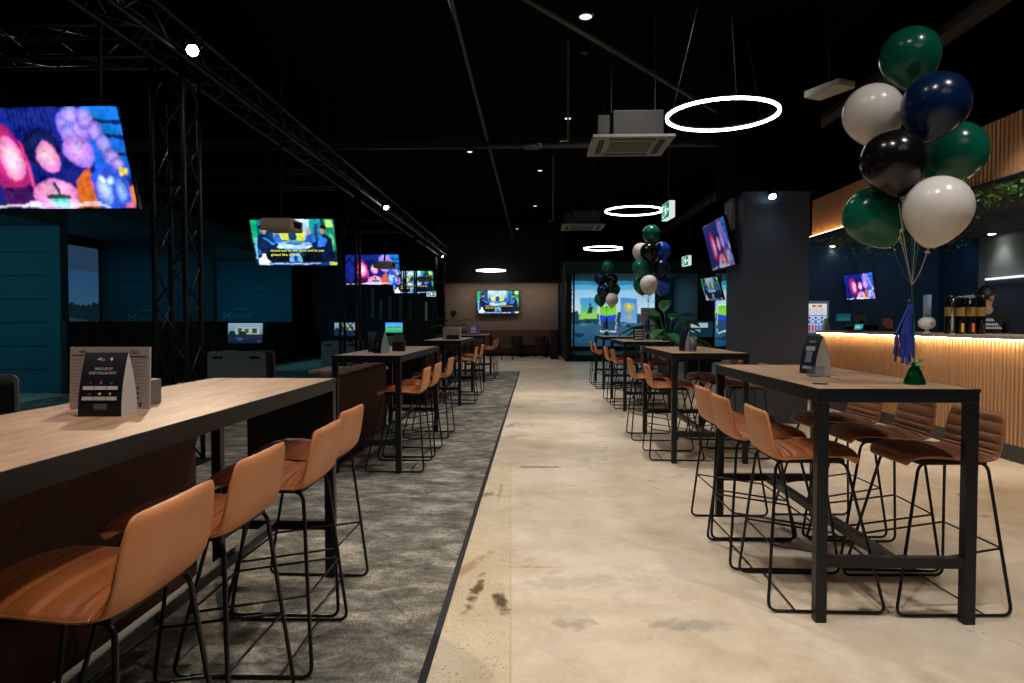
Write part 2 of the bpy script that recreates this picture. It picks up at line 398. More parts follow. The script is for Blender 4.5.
def art(name, shapes, W, Hh, m, parent=None, M=None, step=.0006, y0=0, soft=0):
    """shapes in a unit square (u to the viewer's right, v up), built facing -Y, centred on the origin"""
    V = []; F = []; C = []
    asp = W / Hh
    def put(poly, cols, lay):
        poly = clip(poly) if poly else poly
        if len(poly) < 3: return
        o = len(V)
        for p in poly:
            V.append(((p[0] - .5) * W, y0 - lay * step, (p[1] - .5) * Hh)); C.append(p[2:5])
        F.append(tuple(range(o, o + len(poly))))
    if soft:
        im = picture(shapes, asp, soft, amp=.10 if m.name != 'projected golf image' else .02); nv, nu = im.shape[:2]
        for j in range(nv):
            for i in range(nu): V.append(((i / (nu - 1) - .5) * W, y0, (j / (nv - 1) - .5) * Hh)); C.append(tuple(im[j, i]))
        F += [(j * nu + i, j * nu + i + 1, (j + 1) * nu + i + 1, (j + 1) * nu + i) for j in range(nv - 1) for i in range(nu - 1)]
        k0 = next((i for i, q in enumerate(shapes) if q[0] == 'CRISP'), len(shapes)); shapes = shapes[k0 + 1:]
    for lay, sh in enumerate(shapes, 2 if soft else 0):
        k = sh[0]
        if k == 'r':      # u0 v0 u1 v1 col [col top]
            _, a, b, c, d, co = sh[:6]; l0 = lin(co); l1 = lin(sh[6]) if len(sh) > 6 else l0
            put([(a, b, *l0), (c, b, *l0), (c, d, *l1), (a, d, *l1)], None, lay)
        elif k == 'e':    # cu cv ru rv col [angle] [edge colour]
            _, a, b, ru, rv, co = sh[:6]; an = sh[6] if len(sh) > 6 else 0; l0 = lin(co); l1 = lin(sh[7]) if len(sh) > 7 else l0
            n = 20; P = []
            for i in range(n):
                t = 2 * PI * i / n; x = math.cos(t) * ru * asp; y = math.sin(t) * rv
                P.append((a + (x * math.cos(an) - y * math.sin(an)) / asp, b + x * math.sin(an) + y * math.cos(an), *l1))
            if len(sh) > 7:
                for i in range(n): put([(a, b, *l0), P[i], P[(i + 1) % n]], None, lay)
            else: put(P, None, lay)
        elif k == 'p':
            l0 = lin(sh[2]); put([(*q, *l0) for q in sh[1]], None, lay)
        elif k == 't':    # text u v height col [max width]
            _, txt, a, b, h, co = sh[:6]; vs, fs, tw = text_geo(txt); l0 = lin(co); sy = h / .72; sx = sy / asp
            if len(sh) > 6 and sh[6]: sx = sh[6] / tw
            for f in fs: put([(a + vs[i][0] * sx, b + vs[i][1] * sy, *l0) for i in f], None, lay)
    me = bpy.data.meshes.new(name); me.from_pydata([tuple(M @ Vector(v)) if M else v for v in V], [], F); me.materials.append(m)
    ca = me.color_attributes.new('Col', 'FLOAT_COLOR', 'POINT')
    for i, c in enumerate(C): ca.data[i].color = (*c, 1)
    o = bpy.data.objects.new(name, me); COL.objects.link(o)
    if parent is not None: o.parent = parent
    return o
SCR = artmat('lit screen image', 1.25)
SCRD = artmat('dim screen image', .55)
PRINT = artmat('printed card', 1, False)

# ------------------------------------------------------------------ room shell
YB = 28.0
struct('floor', MB().box((-13, -4, -.2), (11.5, 30, 0), CONC))
struct('floor_carpet', MB().box((-8.6, -4, 0), (-.435, 18.5, .006), CARPET), 'mottled grey carpet laid beside the concrete aisle')
struct('trim_1', MB().box((-.435, -4, 0), (-.405, 18.5, .008), BLACK), 'black edging strip between carpet and concrete')
struct('ceiling', MB().box((-13, -4, 5.2), (11.5, 30, 5.4), mat('ceiling black', (3, 3, 4), .95, spec=.05)))
struct('wall_left', MB().box((-12.6, -4, 0), (-12.1, 30, 5.2), BLACK))
struct('wall_right', MB().box((9.6, -4, 0), (9.9, 30, 5.2), BLACK))
struct('wall_near', MB().box((-13, -4.2, 0), (11.5, -4, 5.2), BLACK))
struct('wall_far', MB().box((-13, 29.5, 0), (11.5, 29.8, 5.2), BLACK))
PLAST = mat('warm taupe render', (158, 138, 124), .85, noise=(3, (148, 128, 114)))
struct('wall_back', MB().box((-3.7, YB, 0), (.95, YB + .3, 2.92), PLAST), 'taupe rendered wall behind the far seating nook')
struct('beam_1', MB().box((-3.9, YB - 1.1, 2.92), (1.2, YB + .3, 5.2), BLACK))
struct('beam_5', MB().box((2.60, 9.05, 3.06), (3.7, 10.0, 5.2), mat('ceiling black', (3, 3, 4), .95, spec=.05)))
struct('column', MB().box((2.74, 9.12, 0), (3.60, 9.9, 3.06), DARK), 'wide charcoal column between the tables and the bar')
struct('trim_2', MB().box((2.70, 9.5, 2.62), (2.745, 9.88, 3.05), mat('grey plate', (118, 112, 104), .6)), 'pale plate high on the column side')
# services under the ceiling
PIPE = mat('dark grey conduit', (52, 50, 50), .5)
struct('beam_2', MB().box((-12.5, 12.6, 4.55), (4, 12.72, 4.72), mat('dark beam', (26, 26, 27), .7)))
struct('beam_3', MB().box((4.3, -1, 4.38), (4.5, 24, 4.48), PIPE), 'long cable tray under the black ceiling')
tag(MB().tube([(-.86, 3, 4.62), (-.86, 27, 4.62)], .028, PIPE).build('ceiling_conduit', smooth=True), 'straight grey conduit running lengthwise under the ceiling', 'pipe')
tag(MB().tube([(-.35, 6.6, 4.58), (4.2, 12.5, 4.58)], .035, PIPE).build('ceiling_conduit', smooth=True), 'grey pipe crossing diagonally under the ceiling', 'pipe')
tag(MB().tube([(-.9, 12.2, 4.5), (2.8, 12.2, 4.5)], .05, PIPE).build('ceiling_conduit', smooth=True), 'grey pipe running crosswise in front of the ring lamps', 'pipe')

# ------------------------------------------------------------------ bar stool
def sect(u):
    """side profile of the shell: u 0 (front lip) .. 1 (top of back) -> x, z, half width"""
    P = [(.170, .688), (.156, .722), (.10, .734), (.02, .732), (-.08, .726), (-.165, .722), (-.212, .736), (-.232, .778), (-.246, .850), (-.262, .938)]
    Wd = [.150, .188, .205, .212, .216, .216, .212, .210, .206, .199]
    P = [(a, b_ - .013) for a, b_ in P]
    t = u * (len(P) - 1); i = min(int(t), len(P) - 2); f = t - i
    def cr(a, b, c, d): return .5 * ((2 * b) + (-a + c) * f + (2 * a - 5 * b + 4 * c - d) * f * f + (-a + 3 * b - 3 * c + d) * f ** 3)
    g = lambda L, k: L[max(0, min(len(L) - 1, k))]
    x = cr(*[g(P, i + k)[0] for k in (-1, 0, 1, 2)]); z = cr(*[g(P, i + k)[1] for k in (-1, 0, 1, 2)]); w_ = cr(*[g(Wd, i + k) for k in (-1, 0, 1, 2)])
    return x, z, w_
def shell(u0, u1, rib, inner, outer, name, parent, top=False, front=False, T0=.034):
    NU = 66; NV = 10; rows = []; sides = []
    # arc length for ribs
    for i in range(NU + 1):
        u = u0 + (u1 - u0) * i / NU
        x, z, wd = sect(u); x2, z2, _ = sect(min(1, u + .004)); x1, z1, _ = sect(max(0, u - .004))
        tx, tz = x2 - x1, z2 - z1; L = math.hypot(tx, tz) or 1; nx, nz = tz / L, -tx / L      # normal towards the sitter
        if nx * (.4) + nz * (.6) < 0: nx, nz = -nx, -nz
        e = 1
        if top: e = min(e, math.sqrt(max(0.02, 1 - max(0, (u - .955) / .045) ** 2)))
        if front: e = min(e, math.sqrt(max(0.02, 1 - max(0, (.05 - u) / .05) ** 2)))
        if top: wd = wd - (.0 if u < .86 else .038 * (1 - math.sqrt(max(0, 1 - ((u - .86) / .14) ** 2))))
        ph = (u - u0) / (u1 - u0) * rib
        rp = .010 * abs(math.sin(PI * ph)) ** .55 - .002
        row = []
        for k in range(NV + 1):      # inner surface
            v = -1 + 2 * k / NV; vv = math.sin(v * PI / 2); dish = (.010 if u < .55 else -.006) * (1 - vv * vv)
            th = (T0 * .5) * e * (1 - abs(vv) ** 6 * .8) + rp * e * (1 - abs(vv) ** 8)
            row.append((x + nx * (th + dish), vv * wd, z + nz * (th + dish)))
        for k in range(NV, -1, -1):  # outer
            v = -1 + 2 * k / NV; vv = math.sin(v * PI / 2); dish = (.010 if u < .55 else -.006) * (1 - vv * vv)
            th = -(T0 * .5) * e * (1 - abs(vv) ** 6 * .8)
            row.append((x + nx * (th + dish), vv * wd * 1.004, z + nz * (th + dish)))
        rows.append(row)
    mb = MB(); C = 2 * (NV + 1); vs = [p for r in rows for p in r]
    fi = []; fo = []
    for i in range(NU):
        for k in range(C):
            q = (i * C + k, i * C + (k + 1) % C, (i + 1) * C + (k + 1) % C, (i + 1) * C + k)
            (fi if k < NV else fo).append(q)
    fo.append(tuple(range(C - 1, -1, -1))); fo.append(tuple(NU * C + k for k in range(C)))
    mb.add(vs, fi, inner); o = len(mb.f)
    k2 = mb._mi(outer)
    for f in fo: mb.f.append(f); mb.mi.append(k2)
    part = mb.build(name, parent, smooth=True)
    th_ = MB(); seam = mat('tan stitching', (170, 104, 60), .6)      # pale stitching in each valley, following the surface
    for q in range(1, rib):
        i = round(q / rib * NU); i = min(max(i, 1), NU - 1); row = [Vector(p) for p in rows[i][:NV + 1]]; nx_ = Vector(rows[i + 1][NV // 2]) - Vector(rows[i - 1][NV // 2]); nx_.normalize()
        up_ = nx_.cross(Vector((0, 1, 0))); up_ = up_ if up_.dot(Vector((.4, 0, .6))) > 0 else -up_
        vs_ = []
        for p in row[1:-1]: vs_ += [p + up_ * .0016 - nx_ * .0011, p + up_ * .0016 + nx_ * .0011]
        th_.add(vs_, [(2 * a, 2 * a + 1, 2 * a + 3, 2 * a + 2) for a in range(len(vs_) // 2 - 1)], seam)
    th_.build('stitching', part)
    return part
def make_stool(inner, outer, label):
    t = empty('bar_stool', label=label, cat='bar stool')
    shell(0, .60, 7, inner, outer, 'seat', t, front=True)
    shell(.605, 1, 6, inner, outer, 'backrest', t, top=True)
    for sgn in (-1, 1):
        yt = sgn * .155; yb = sgn * .25
        pts = [(-.265, yb, .009), (-.205, yt, .688), (.115, yt, .688), (.265, yb, .009)]
        MB().tube(fillet(pts, .045, 5, True), .0075, FRAME, 8, True).build('side_frame', t, True)
    def leg(x_top, x_bot, z, s):
        f = (z - .009) / .703; return (x_bot + (x_top - x_bot) * f, s * (.25 + (.155 - .25) * f), z)
    a = leg(-.205, -.265, .305, -1); bq = leg(-.205, -.265, .305, 1); c = leg(.115, .265, .235, -1); d = leg(.115, .265, .235, 1)
    MB().tube(fillet([a, c, d, bq], .02, 3), .0055, FRAME, 6).build('footrest', t, True)
    MB().tube([a, bq], .0045, FRAME, 6).build('back_stretcher', t, True)
    MB().tube([(-.14, -.25, .012), (-.14, .25, .012)], .004, FRAME, 6).build('floor_stretcher', t, True)
    g = MB(); g.box((-.20, -.16, .680), (.11, .16, .700), BLACK); g.build('seat_plate', t)
    return t
stoolA = make_stool(TANI, TANB, '')
stoolB = make_stool(BROWNI, mat('brown leather back', (150, 100, 68), .46, 0, .4, bump=(180, .12)), '')
used = set()
def stool(proto, x, y, rz, label, group, z=0):
    if proto.name not in used:
        used.add(proto.name); proto.location = (x, y, z); proto.rotation_euler = (0, 0, rz); proto['label'] = label; proto['group'] = group; return proto
    return dup(proto, (x, y, z), rz, label, group)
ORD = ['first', 'second', 'third', 'fourth']
CZ = .006
# feet centre x (rear foot .265 from the centre); carpet side faces -X, so the back is towards the aisle
L_ST = [('long front carpet table', [1.60, 2.17, 2.74, 3.28], [-1.12, -1.14, -1.10, -1.145]),
        ('second carpet table', [6.25, 6.92, 8.0], [-1.25, -1.245, -1.245]),
        ('third carpet table', [11.35, 12.7], [-1.235, -1.235]),
        ('fourth carpet table', [15.8, 17.0], [-1.19, -1.19])]
for (tn, ys, xs) in L_ST:
    for i, (y, x) in enumerate(zip(ys, xs)):
        stool(stoolA, x, y, PI + rnd.uniform(-.03, .03), f'tan bar stool, aisle side of the {tn}, {ORD[i]} from its near end', 'tan bar stools along the carpet tables', CZ)
R_ST = [('front balloon table', [3.41, 3.95, 4.48], [1.352, 1.322, 1.35]),
        ('second concrete table', [6.87, 7.98], [1.38, 1.36]),
        ('third concrete table', [10.8, 11.7], [1.48, 1.46]),
        ('last concrete table', [14.0, 14.9], [1.48, 1.47])]
for (tn, ys, xs) in R_ST:
    for i, (y, x) in enumerate(zip(ys, xs)):
        stool(stoolA, x, y, rnd.uniform(-.03, .03), f'tan bar stool, aisle side of the {tn}, {ORD[i]} from its near end', 'tan bar stools on the concrete floor')
R_ST2 = [('front balloon table', [3.39, 3.96, 4.53], [1.90, 1.92, 1.92]),
         ('second concrete table', [7.0, 7.55, 8.1], [2.07, 2.02, 1.99]),
         ('third concrete table', [10.8, 11.5], [1.95, 1.95]),
         ('last concrete table', [14.2], [2.0])]
for (tn, ys, xs) in R_ST2:
    for i, (y, x) in enumerate(zip(ys, xs)):
        stool(stoolB, x, y, PI + rnd.uniform(-.04, .04), f'brown ribbed bar stool, bar side of the {tn}, {ORD[i]} from its near end', 'brown bar stools on the bar side')

# ------------------------------------------------------------------ high tables
def table(x0, x1, y0, y1, z, topm, label, zf=0):
    t = empty('bar_table', ((x0 + x1) / 2, (y0 + y1) / 2, zf), label=label, cat='table', group='tall bar tables')
    hx, hy = (x1 - x0) / 2, (y1 - y0) / 2; b = .05; z = z - zf
    MB().box((-hx + .004, -hy + .004, z - .012), (hx - .004, hy - .004, z), topm).build('table_top', t)
    f = MB()
    f.box((-hx, -hy, z - .06), (hx, -hy + b, z - .012), METAL, bev=.002); f.box((-hx, hy - b, z - .06), (hx, hy, z - .012), METAL, bev=.002)
    f.box((-hx, -hy + b, z - .06), (-hx + b, hy - b, z - .012), METAL); f.box((hx - b, -hy + b, z - .06), (hx, hy - b, z - .012), METAL)
    e = MB()   # thin black lip around the board
    for lo, hi in (((-hx - .003, -hy - .003, z - .014), (hx + .003, -hy + .004, z + .001)), ((-hx - .003, hy - .004, z - .014), (hx + .003, hy + .003, z + .001)),
                   ((-hx - .003, -hy + .004, z - .014), (-hx + .004, hy - .004, z + .001)), ((hx - .004, -hy + .004, z - .014), (hx + .003, hy - .004, z + .001))):
        e.box(lo, hi, METAL)
    f.build('apron', t); e.build('edge_strip', t)
    for sx in (-1, 1):
        for sy in (-1, 1):
            cx, cy = sx * (hx - b / 2), sy * (hy - b / 2)
            MB().box((cx - b / 2, cy - b / 2, 0), (cx + b / 2, cy + b / 2, z - .06), METAL, bev=.003).build('leg', t)
    for sy in (-1, 1):
        cy = sy * (hy - b / 2); MB().box((-hx + b, cy - .02, .25), (hx - b, cy + .02, .297), METAL).build('end_stretcher', t)
    MB().box((-.022, -hy + b, .252), (.022, hy - b, .295), METAL).build('centre_stretcher', t)
    return t
TZ = 1.05
table(-1.70, -1.05, .55, 3.56, TZ, OAK, 'long oak topped black bar table at the front edge of the carpet', CZ)
table(-1.79, -1.18, 5.95, 8.30, TZ, OAK2, 'second tall bar table on the carpet, carrying dark menus', CZ)
table(-1.79, -1.18, 10.85, 13.1, TZ, OAK2, 'third tall bar table on the carpet with a grey condiment caddy', CZ)
table(-1.79, -1.10, 15.0, 17.3, TZ, OAK2, 'fourth tall bar table on the carpet with a purple menu caddy', CZ)
table(1.255, 1.955, 3.06, 4.78, TZ, OAK, 'tall bar table on concrete holding the large balloon bouquet')
table(1.30, 2.02, 6.50, 8.28, TZ, OAK, 'tall bar table behind the large balloon bouquet, with menu and tumbler')
table(1.33, 2.05, 10.3, 12.1, TZ, OAK2, 'tall bar table with a middle sized balloon bouquet beside the plant')
table(1.35, 2.07, 13.7, 15.5, TZ, OAK2, 'last tall bar table on the concrete with the smallest bouquet')

# ------------------------------------------------------------------ booth sofas behind the carpet tables
def sofa(x0, x1, y0, y1, hgt, label):
    t = empty('booth_sofa', ((x0 + x1) / 2, (y0 + y1) / 2, CZ), label=label, cat='sofa', group='booth sofas backing onto the carpet tables')
    hx, hy = (x1 - x0) / 2, (y1 - y0) / 2
    MB().box((hx - .14, -hy + .03, .05), (hx, hy, hgt - .07), SOFA, bev=.012).build('back_panel', t, 'auto')
    n = 14; rows = []
    for i in range(n + 1):
        y = -hy + .03 + (2 * hy - .03) * i / n; r = []
        lump = .012 * math.sin(i * 1.9) + .008 * math.sin(i * 3.1)
        for k in range(12):
            a = 2 * PI * k / 12; r.append((hx - .085 + .088 * math.cos(a), y, hgt - .085 + (.085 + lump) * math.sin(a)))
        rows.append(r)
    m = MB().grid(rows, SOFA, True); m.f.append(tuple(range(11, -1, -1))); m.mi.append(0); m.f.append(tuple(n * 12 + k for k in range(12))); m.mi.append(0)
    m.build('back_cushion', t, True)
    MB().box((-hx, -hy, .0), (hx - .005, -hy + .03, hgt - .12), SOFAB, bev=.01).build('end_panel', t)
    MB().box((-hx, -hy + .03, .12), (hx - .14, hy, .42), SOFA, bev=.03).build('seat_cushion', t, 'auto')
    MB().box((-hx + .03, -hy + .03, .0), (hx - .02, hy - .02, .12), BLACK).build('plinth', t)
sofa(-2.55, -1.72, .2, 3.40, .90, 'long brown booth sofa backing onto the front carpet table')
sofa(-2.62, -1.82, 6.1, 8.3, .88, 'brown booth sofa backing onto the second carpet table')
sofa(-2.62, -1.82, 11.0, 13.1, .88, 'brown booth sofa backing onto the third carpet table')
t = empty('low_table', (-2.45, 8.95, CZ), label='low wooden booth table between the brown sofas', cat='table')
MB().box((-.42, -.42, .69), (.42, .42, .725), OAK2, bev=.004).build('table_top', t)
MB().lathe([(.03, .02), (.03, .69)], METAL, 12).build('pedestal', t, True)
MB().lathe([(.26, 0), (.26, .012), (.04, .025)], METAL, 24).build('base', t, True)

# ------------------------------------------------------------------ truss
def truss(name, L, s, M, label, parent_loc):
    t = empty(name, parent_loc, label=label, cat='truss', group='black lighting trusses')
    for (a, b) in ((0, 0), (s, 0), (0, s), (s, s)):
        MB().tube([(a, b, 0), (a, b, L)], .024, TRUSS, 8, M=M).build('chord', t, True)
    m = MB(); n = max(1, round(L / (s * 1.25))); h = L / n
    for i in range(n):
        z0, z1 = i * h, (i + 1) * h
        if i % 2: z0, z1 = z1, z0
        for p, q in (((0, 0), (s, 0)), ((s, 0), (s, s)), ((s, s), (0, s)), ((0, s), (0, 0))):
            m.tube([(p[0], p[1], z0), (q[0], q[1], z1)], .010, TRUSS, 6, M=M)
    m.build('lattice', t, True); return t
EYE = Matrix.Identity(4)
for i, (Y, lb) in enumerate(((6.2, 'square black truss tower standing near the large TV'), (12.2, 'black truss tower standing beside the TV with captions'),
                (18.2, 'black truss tower beyond the third hanging TV'), (24.0, 'black truss tower beside the taupe wall'))):
    t = truss('truss_tower', 3.72, .29, EYE, lb, (-3.51, Y, .02))
    MB().box((-.08, -.08, -.014), (.37, .37, 0), TRUSS).build('base_plate', t)
truss('truss_tower', 3.0, .26, EYE, 'black truss tower at the corner of the lit simulator bay', (1.05, 23.0, .02))
RY = R(-PI / 2, 'X')   # z axis -> +Y
truss('truss_beam', 26.4, .29, T(0, 0, .29) @ RY, 'long black truss beam running overhead along the carpet', (-3.51, -1.6, 3.78))
RX = R(PI / 2, 'Y')
for Y, lb in ((6.2, 'black truss beam crossing above the large TV'), (12.2, 'black truss beam crossing above the captioned TV'), (18.2, 'black truss beam crossing above the third TV')):
    truss('truss_beam', 5.0, .29, T(-5.03, 0, .29) @ RX, lb, (-3.51, Y, 3.78))

# lamps
LENS = glow('lamp lens', (255, 250, 240), 40); LENSD = glow('downlight lens', (255, 240, 224), 1.5)
def par(p, aim, label, g='stage lamps clamped on the truss'):
    t = empty('stage_lamp', p, label=label, cat='lamp', group=g)
    q = (Vector(aim) - Vector(p)).to_track_quat('-Z', 'Y').to_matrix().to_4x4()
    MB().lathe([(.035, .16), (.055, .12), (.062, .02), (.066, .012)], BLACKG, 20, M=q).build('lamp_housing', t, True)
    MB().lathe([(.05, .006), (.05, .012)], LENS, 20, M=q).build('lens', t)
    MB().tube([(-.09, 0, .02), (-.09, 0, .14), (.09, 0, .14), (.09, 0, .02)], .008, BLACKG, 6).build('yoke', t)
LL = ['bright stage lamp on the truss beside the large TV', 'stage lamp on the truss above the front carpet table', 'stage lamp on the truss above the third carpet table',
      'stage lamp on the truss near the taupe wall']
for p, a, l in zip(TRUSS_LAMPS, AIMS, LL): par(p, a, l)
def KIDS_LAST(): return bpy.data.objects[LASTN[0]]
def downlight(x, y, z, label):
    t = empty('ceiling_downlight', (x, y, z), label=label, cat='lamp', group='small round downlights on rods')
    MB().lathe([(.055, -.03), (.06, -.02), (.05, .03), (.02, .045)], mat('lamp grey', (26, 26, 28), .4), 20).build('lamp_housing', t, True); hs = KIDS_LAST()
    MB().lathe([(.045, -.034), (.045, -.0305)], LENSD, 20).build('lens', hs)
    MB().tube([(0, 0, .045), (0, 0, 5.2 - z)], .006, BLACK, 6).build('rod', t)
DL = ['overhead between the front tables and the first cassette', 'added over the front of the concrete aisle', 'added over the front balloon table',
      'added over the second carpet table', 'added over the front carpet stools', 'added over the second concrete table', 'added beyond the big ring lamp', 'added over the plant side table', 'added beyond the second ring lamp',
      'added over the far aisle', 'added before the far seating nook', 'added over the front booth sofa', 'added over the third carpet table', 'added over the simulator kiosks']
for (x, y, z, _p), l in zip(DOWN, DL): downlight(x, y, z, 'small round downlight on a rod ' + l)  # every lamp after the first is an added light source

RING = glow('ring diffuser', (255, 246, 240), 13.0)
for p_, a_, l_ in (((.6, 8.5, 4.62), (.45, 8.5, 0), 'small dark accent lamp added over the aisle before the big ring lamp'), ((.5, 12.4, 4.62), (.4, 12.4, 0), 'small dark accent lamp added over the aisle beyond the cassette'), ((3.2, 5.2, 4.97), (4.7, 7.0, .5), 'added accent lamp aimed at the timber bar front')):  # lamp bodies for the added floor pool and bar front spots
    t = empty('added_accent_lamp', p_, 0, l_, 'lamp', 'added accent lamps under the ceiling'); q = (Vector(a_) - Vector(p_)).to_track_quat('-Z', 'Y').to_matrix().to_4x4()
    h_ = MB().lathe([(.03, .16), (.045, .14), (.05, .03), (.052, .02)], BLACKG, 18, M=q).build('lamp_housing', t, True); MB().lathe([(.04, .022), (.04, .026)], LENSD, 18, M=q).build('lens', h_)
    MB().tube([(0, 0, .14), (0, 0, 5.195 - p_[2])], .006, BLACK, 6).build('rod', t)
def ring(px, py, Y, D, label):
    c = Y if isinstance(Y, Vector) else at(px, py, Y)
    t = empty('ring_lamp', c, label=label, cat='ring lamp', group='ring pendant lamps over the concrete aisle')
    n = 72; rows = []; r0 = D / 2; rows2 = []
    prof = [(-.013, -.012), (.013, -.012), (.013, .012), (-.013, .012)]
    m = MB(); m2 = MB()
    for i in range(n + 1):
        a = 2 * PI * i / n
        rows.append([((r0 + p) * math.cos(a), (r0 + p) * math.sin(a), q) for p, q in prof])
        rows2.append([((r0 + p) * math.cos(a), (r0 + p) * math.sin(a), q) for p, q in ((-.018, .0125), (.018, .0125), (.018, .03), (-.018, .03))])
    m.grid(rows, RING, True).build('diffuser', t, True); m2.grid(rows2, BLACK, True).build('ring_housing', t)
    for k in range(3):
        a = 2 * PI * k / 3 + .5
        MB().tube([(r0 * math.cos(a), r0 * math.sin(a), .03), (r0 * .2 * math.cos(a), r0 * .2 * math.sin(a), 5.195 - c.z)], .0025, BLACK, 4).build('cable', t)
ring(722, 115.5, 7.1, 1.1, 'largest glowing white ring lamp, above the second aisle table')
c = Vector((1.95, .75, 3.5)); ring(0, 0, c, 1.1, 'glowing ring lamp over the near end of the front balloon table')
ring(634, 211, 13.5, 1.1, 'glowing ring lamp hanging behind the green exit sign')
ring(603, 248.5, 20.0, 1.1, 'glowing ring lamp above the smallest balloon bouquet')
ring(491, 270.5, 26.0, 1.1, 'thin glowing ring lamp before the taupe wall')

# cassettes
def cassette(x0, x1, y0, y1, z, label):
    t = empty('air_conditioner', ((x0 + x1) / 2, (y0 + y1) / 2, z), label=label, cat='air conditioner', group='ceiling cassette air conditioners')
    hx, hy = (x1 - x0) / 2, (y1 - y0) / 2; G = mat('cassette white', (112, 110, 105), .5)
    m = MB(); 
    for lo, hi in (((-hx, -hy, 0), (hx, -hy + .22, .03)), ((-hx, hy - .22, 0), (hx, hy, .03)), ((-hx, -hy + .22, 0), (-hx + .22, hy - .22, .03)), ((hx - .22, -hy + .22, 0), (hx, hy - .22, .03))):
        m.box(lo, hi, G)
    m.build('fascia', t)
    g = MB(); g.box((-hx + .22, -hy + .22, .01), (hx - .22, hy - .22, .02), mat('cassette grey', (70, 66, 62), .6))
    for i in range(10):
        yy = -hy + .25 + i * (2 * hy - .5) / 9; g.box((-hx + .24, yy - .006, .002), (hx - .24, yy + .006, .01), G)
    g.build('grille', t)
    v = MB()
    for sx in (-1, 1):
        v.box((sx * (hx - .12) - .035, -hy + .15, -.004), (sx * (hx - .12) + .035, hy - .15, .001), BLACK)
        v.box((-hx + .2, sx * (hy - .12) - .035, -.004), (hx - .2, sx * (hy - .12) + .035, .001), BLACK)
    v.build('air_outlet', t)
    MB().box((-hx + .24, -hy + .08, .03), (hx - .12, hy - .08, .33), mat('galvanised casing', (30, 30, 31), .6), bev=.01).build('casing', t)
    for sx in (-1, 1):
        for sy in (-1, 1): MB().tube([(sx * (hx - .22), sy * (hy - .1), .3), (sx * (hx - .22), sy * (hy - .1), 5.2 - z)], .006, PIPE, 6).build('hanging_rod', t)
    MB().box((-hx + .07, -hy + .1, .05), (-hx + .2, -hy + .3, .28), mat('pump box', (36, 32, 28), .6)).build('pump', t)
cassette(.67, 1.62, 8.0, 8.95, 3.49, 'large square cassette air conditioner hanging above the big ring lamp side')
cassette(.60, 1.55, 15.2, 16.15, 3.49, 'smaller looking cassette air conditioner hanging beyond the first one')
# bits of ceiling services
def hook(px, py, Y, label, s=.25):
    c = at(px, py, Y)
    tag(MB().tube([(0, 0, 5.2 - c.z), (0, 0, 0), (-s * .45, 0, 0)], .014, mat('bright conduit end', (150, 148, 145), .4, .5), 8).build('drop_pipe', loc=c), label, 'pipe', 'short L-shaped drop pipes')
hook(568, 141, 9.5, 'pale L-shaped pipe end hanging beside the first cassette')
hook(553, 221, 16.0, 'pale L-shaped pipe end hanging beside the second cassette')
c = at(532, 147.5, 10.2)
t = empty('ceiling_speaker', c, label='flat dark round speaker hung under the ceiling pipe', cat='speaker')
MB().lathe([(.15, 0), (.16, .015), (.12, .05), (.03, .06)], PIPE, 28).build('speaker_body', t, True); MB().tube([(0, 0, .06), (0, 0, 5.2 - c.z)], .006, PIPE).build('rod', t)
c = at(829, 90, 6.2)
t = empty('hanging_speaker_box', c, math.radians(116), 'white rectangular box hung on a cable between ring lamp and balloons', 'speaker box')
MB().box((-.19, -.1, -.03), (.19, .1, .035), mat('dim white plastic', (160, 160, 156), .5), bev=.012).build('casing', t, 'auto'); MB().tube([(0, 0, .035), (0, 0, 5.2 - c.z)], .005, BLACK).build('cable', t)
MB().box((-.17, -.08, -.034), (.17, .08, -.0295), mat('perforated grille', (150, 148, 140), .7)).build('grille', t)

def exit_sign(px, py, Y, rz, w_, label, drop=True):
    c = at(px, py, Y); h = w_ * .55
    t = empty('exit_sign', c, rz, label, 'exit sign', 'green exit signs')
    MB().box((-w_ / 2, 0, -h / 2), (w_ / 2, .07, h / 2), glow('sign edge', (225, 240, 238), .9), bev=.006).build('casing', t)
    G = (20, 130, 110); Wt = (235, 255, 250)
    art('sign_face', [('r', .03, .05, .97, .95, (10, 110, 96)), ('r', .08, .15, .36, .85, Wt), ('r', .11, .2, .33, .8, G),
        ('e', .56, .76, .045, .08, Wt), ('p', [(.5, .66), (.6, .66), (.64, .42), (.54, .40)], Wt), ('p', [(.54, .42), (.62, .42), (.52, .18), (.46, .2)], Wt),
        ('p', [(.58, .42), (.64, .42), (.74, .3), (.70, .25)], Wt), ('p', [(.5, .66), (.42, .5), (.45, .46), (.54, .6)], Wt), ('p', [(.58, .66), (.70, .52), (.67, .48), (.56, .6)], Wt),
        ('p', [(.78, .5), (.88, .64), (.88, .56), (.94, .56), (.94, .44), (.88, .44), (.88, .36)], Wt)], w_, h, artmat('sign image', 1.3), t, y0=-.002)
    if drop: MB().tube([(0, .035, h / 2), (0, .035, 5.2 - c.z)], .006, BLACK, 6).build('rod', t)
exit_sign(665.5, 211, 8.6, math.radians(-86), .37, 'hanging green exit sign overlapping the second ring lamp')
exit_sign(685, 261, 15.5, math.radians(-80), .40, 'small hanging green exit sign beyond the ring lamps')
exit_sign(431, 294, 22.5, 0, .30, 'small green exit sign glowing under the last hanging TV')

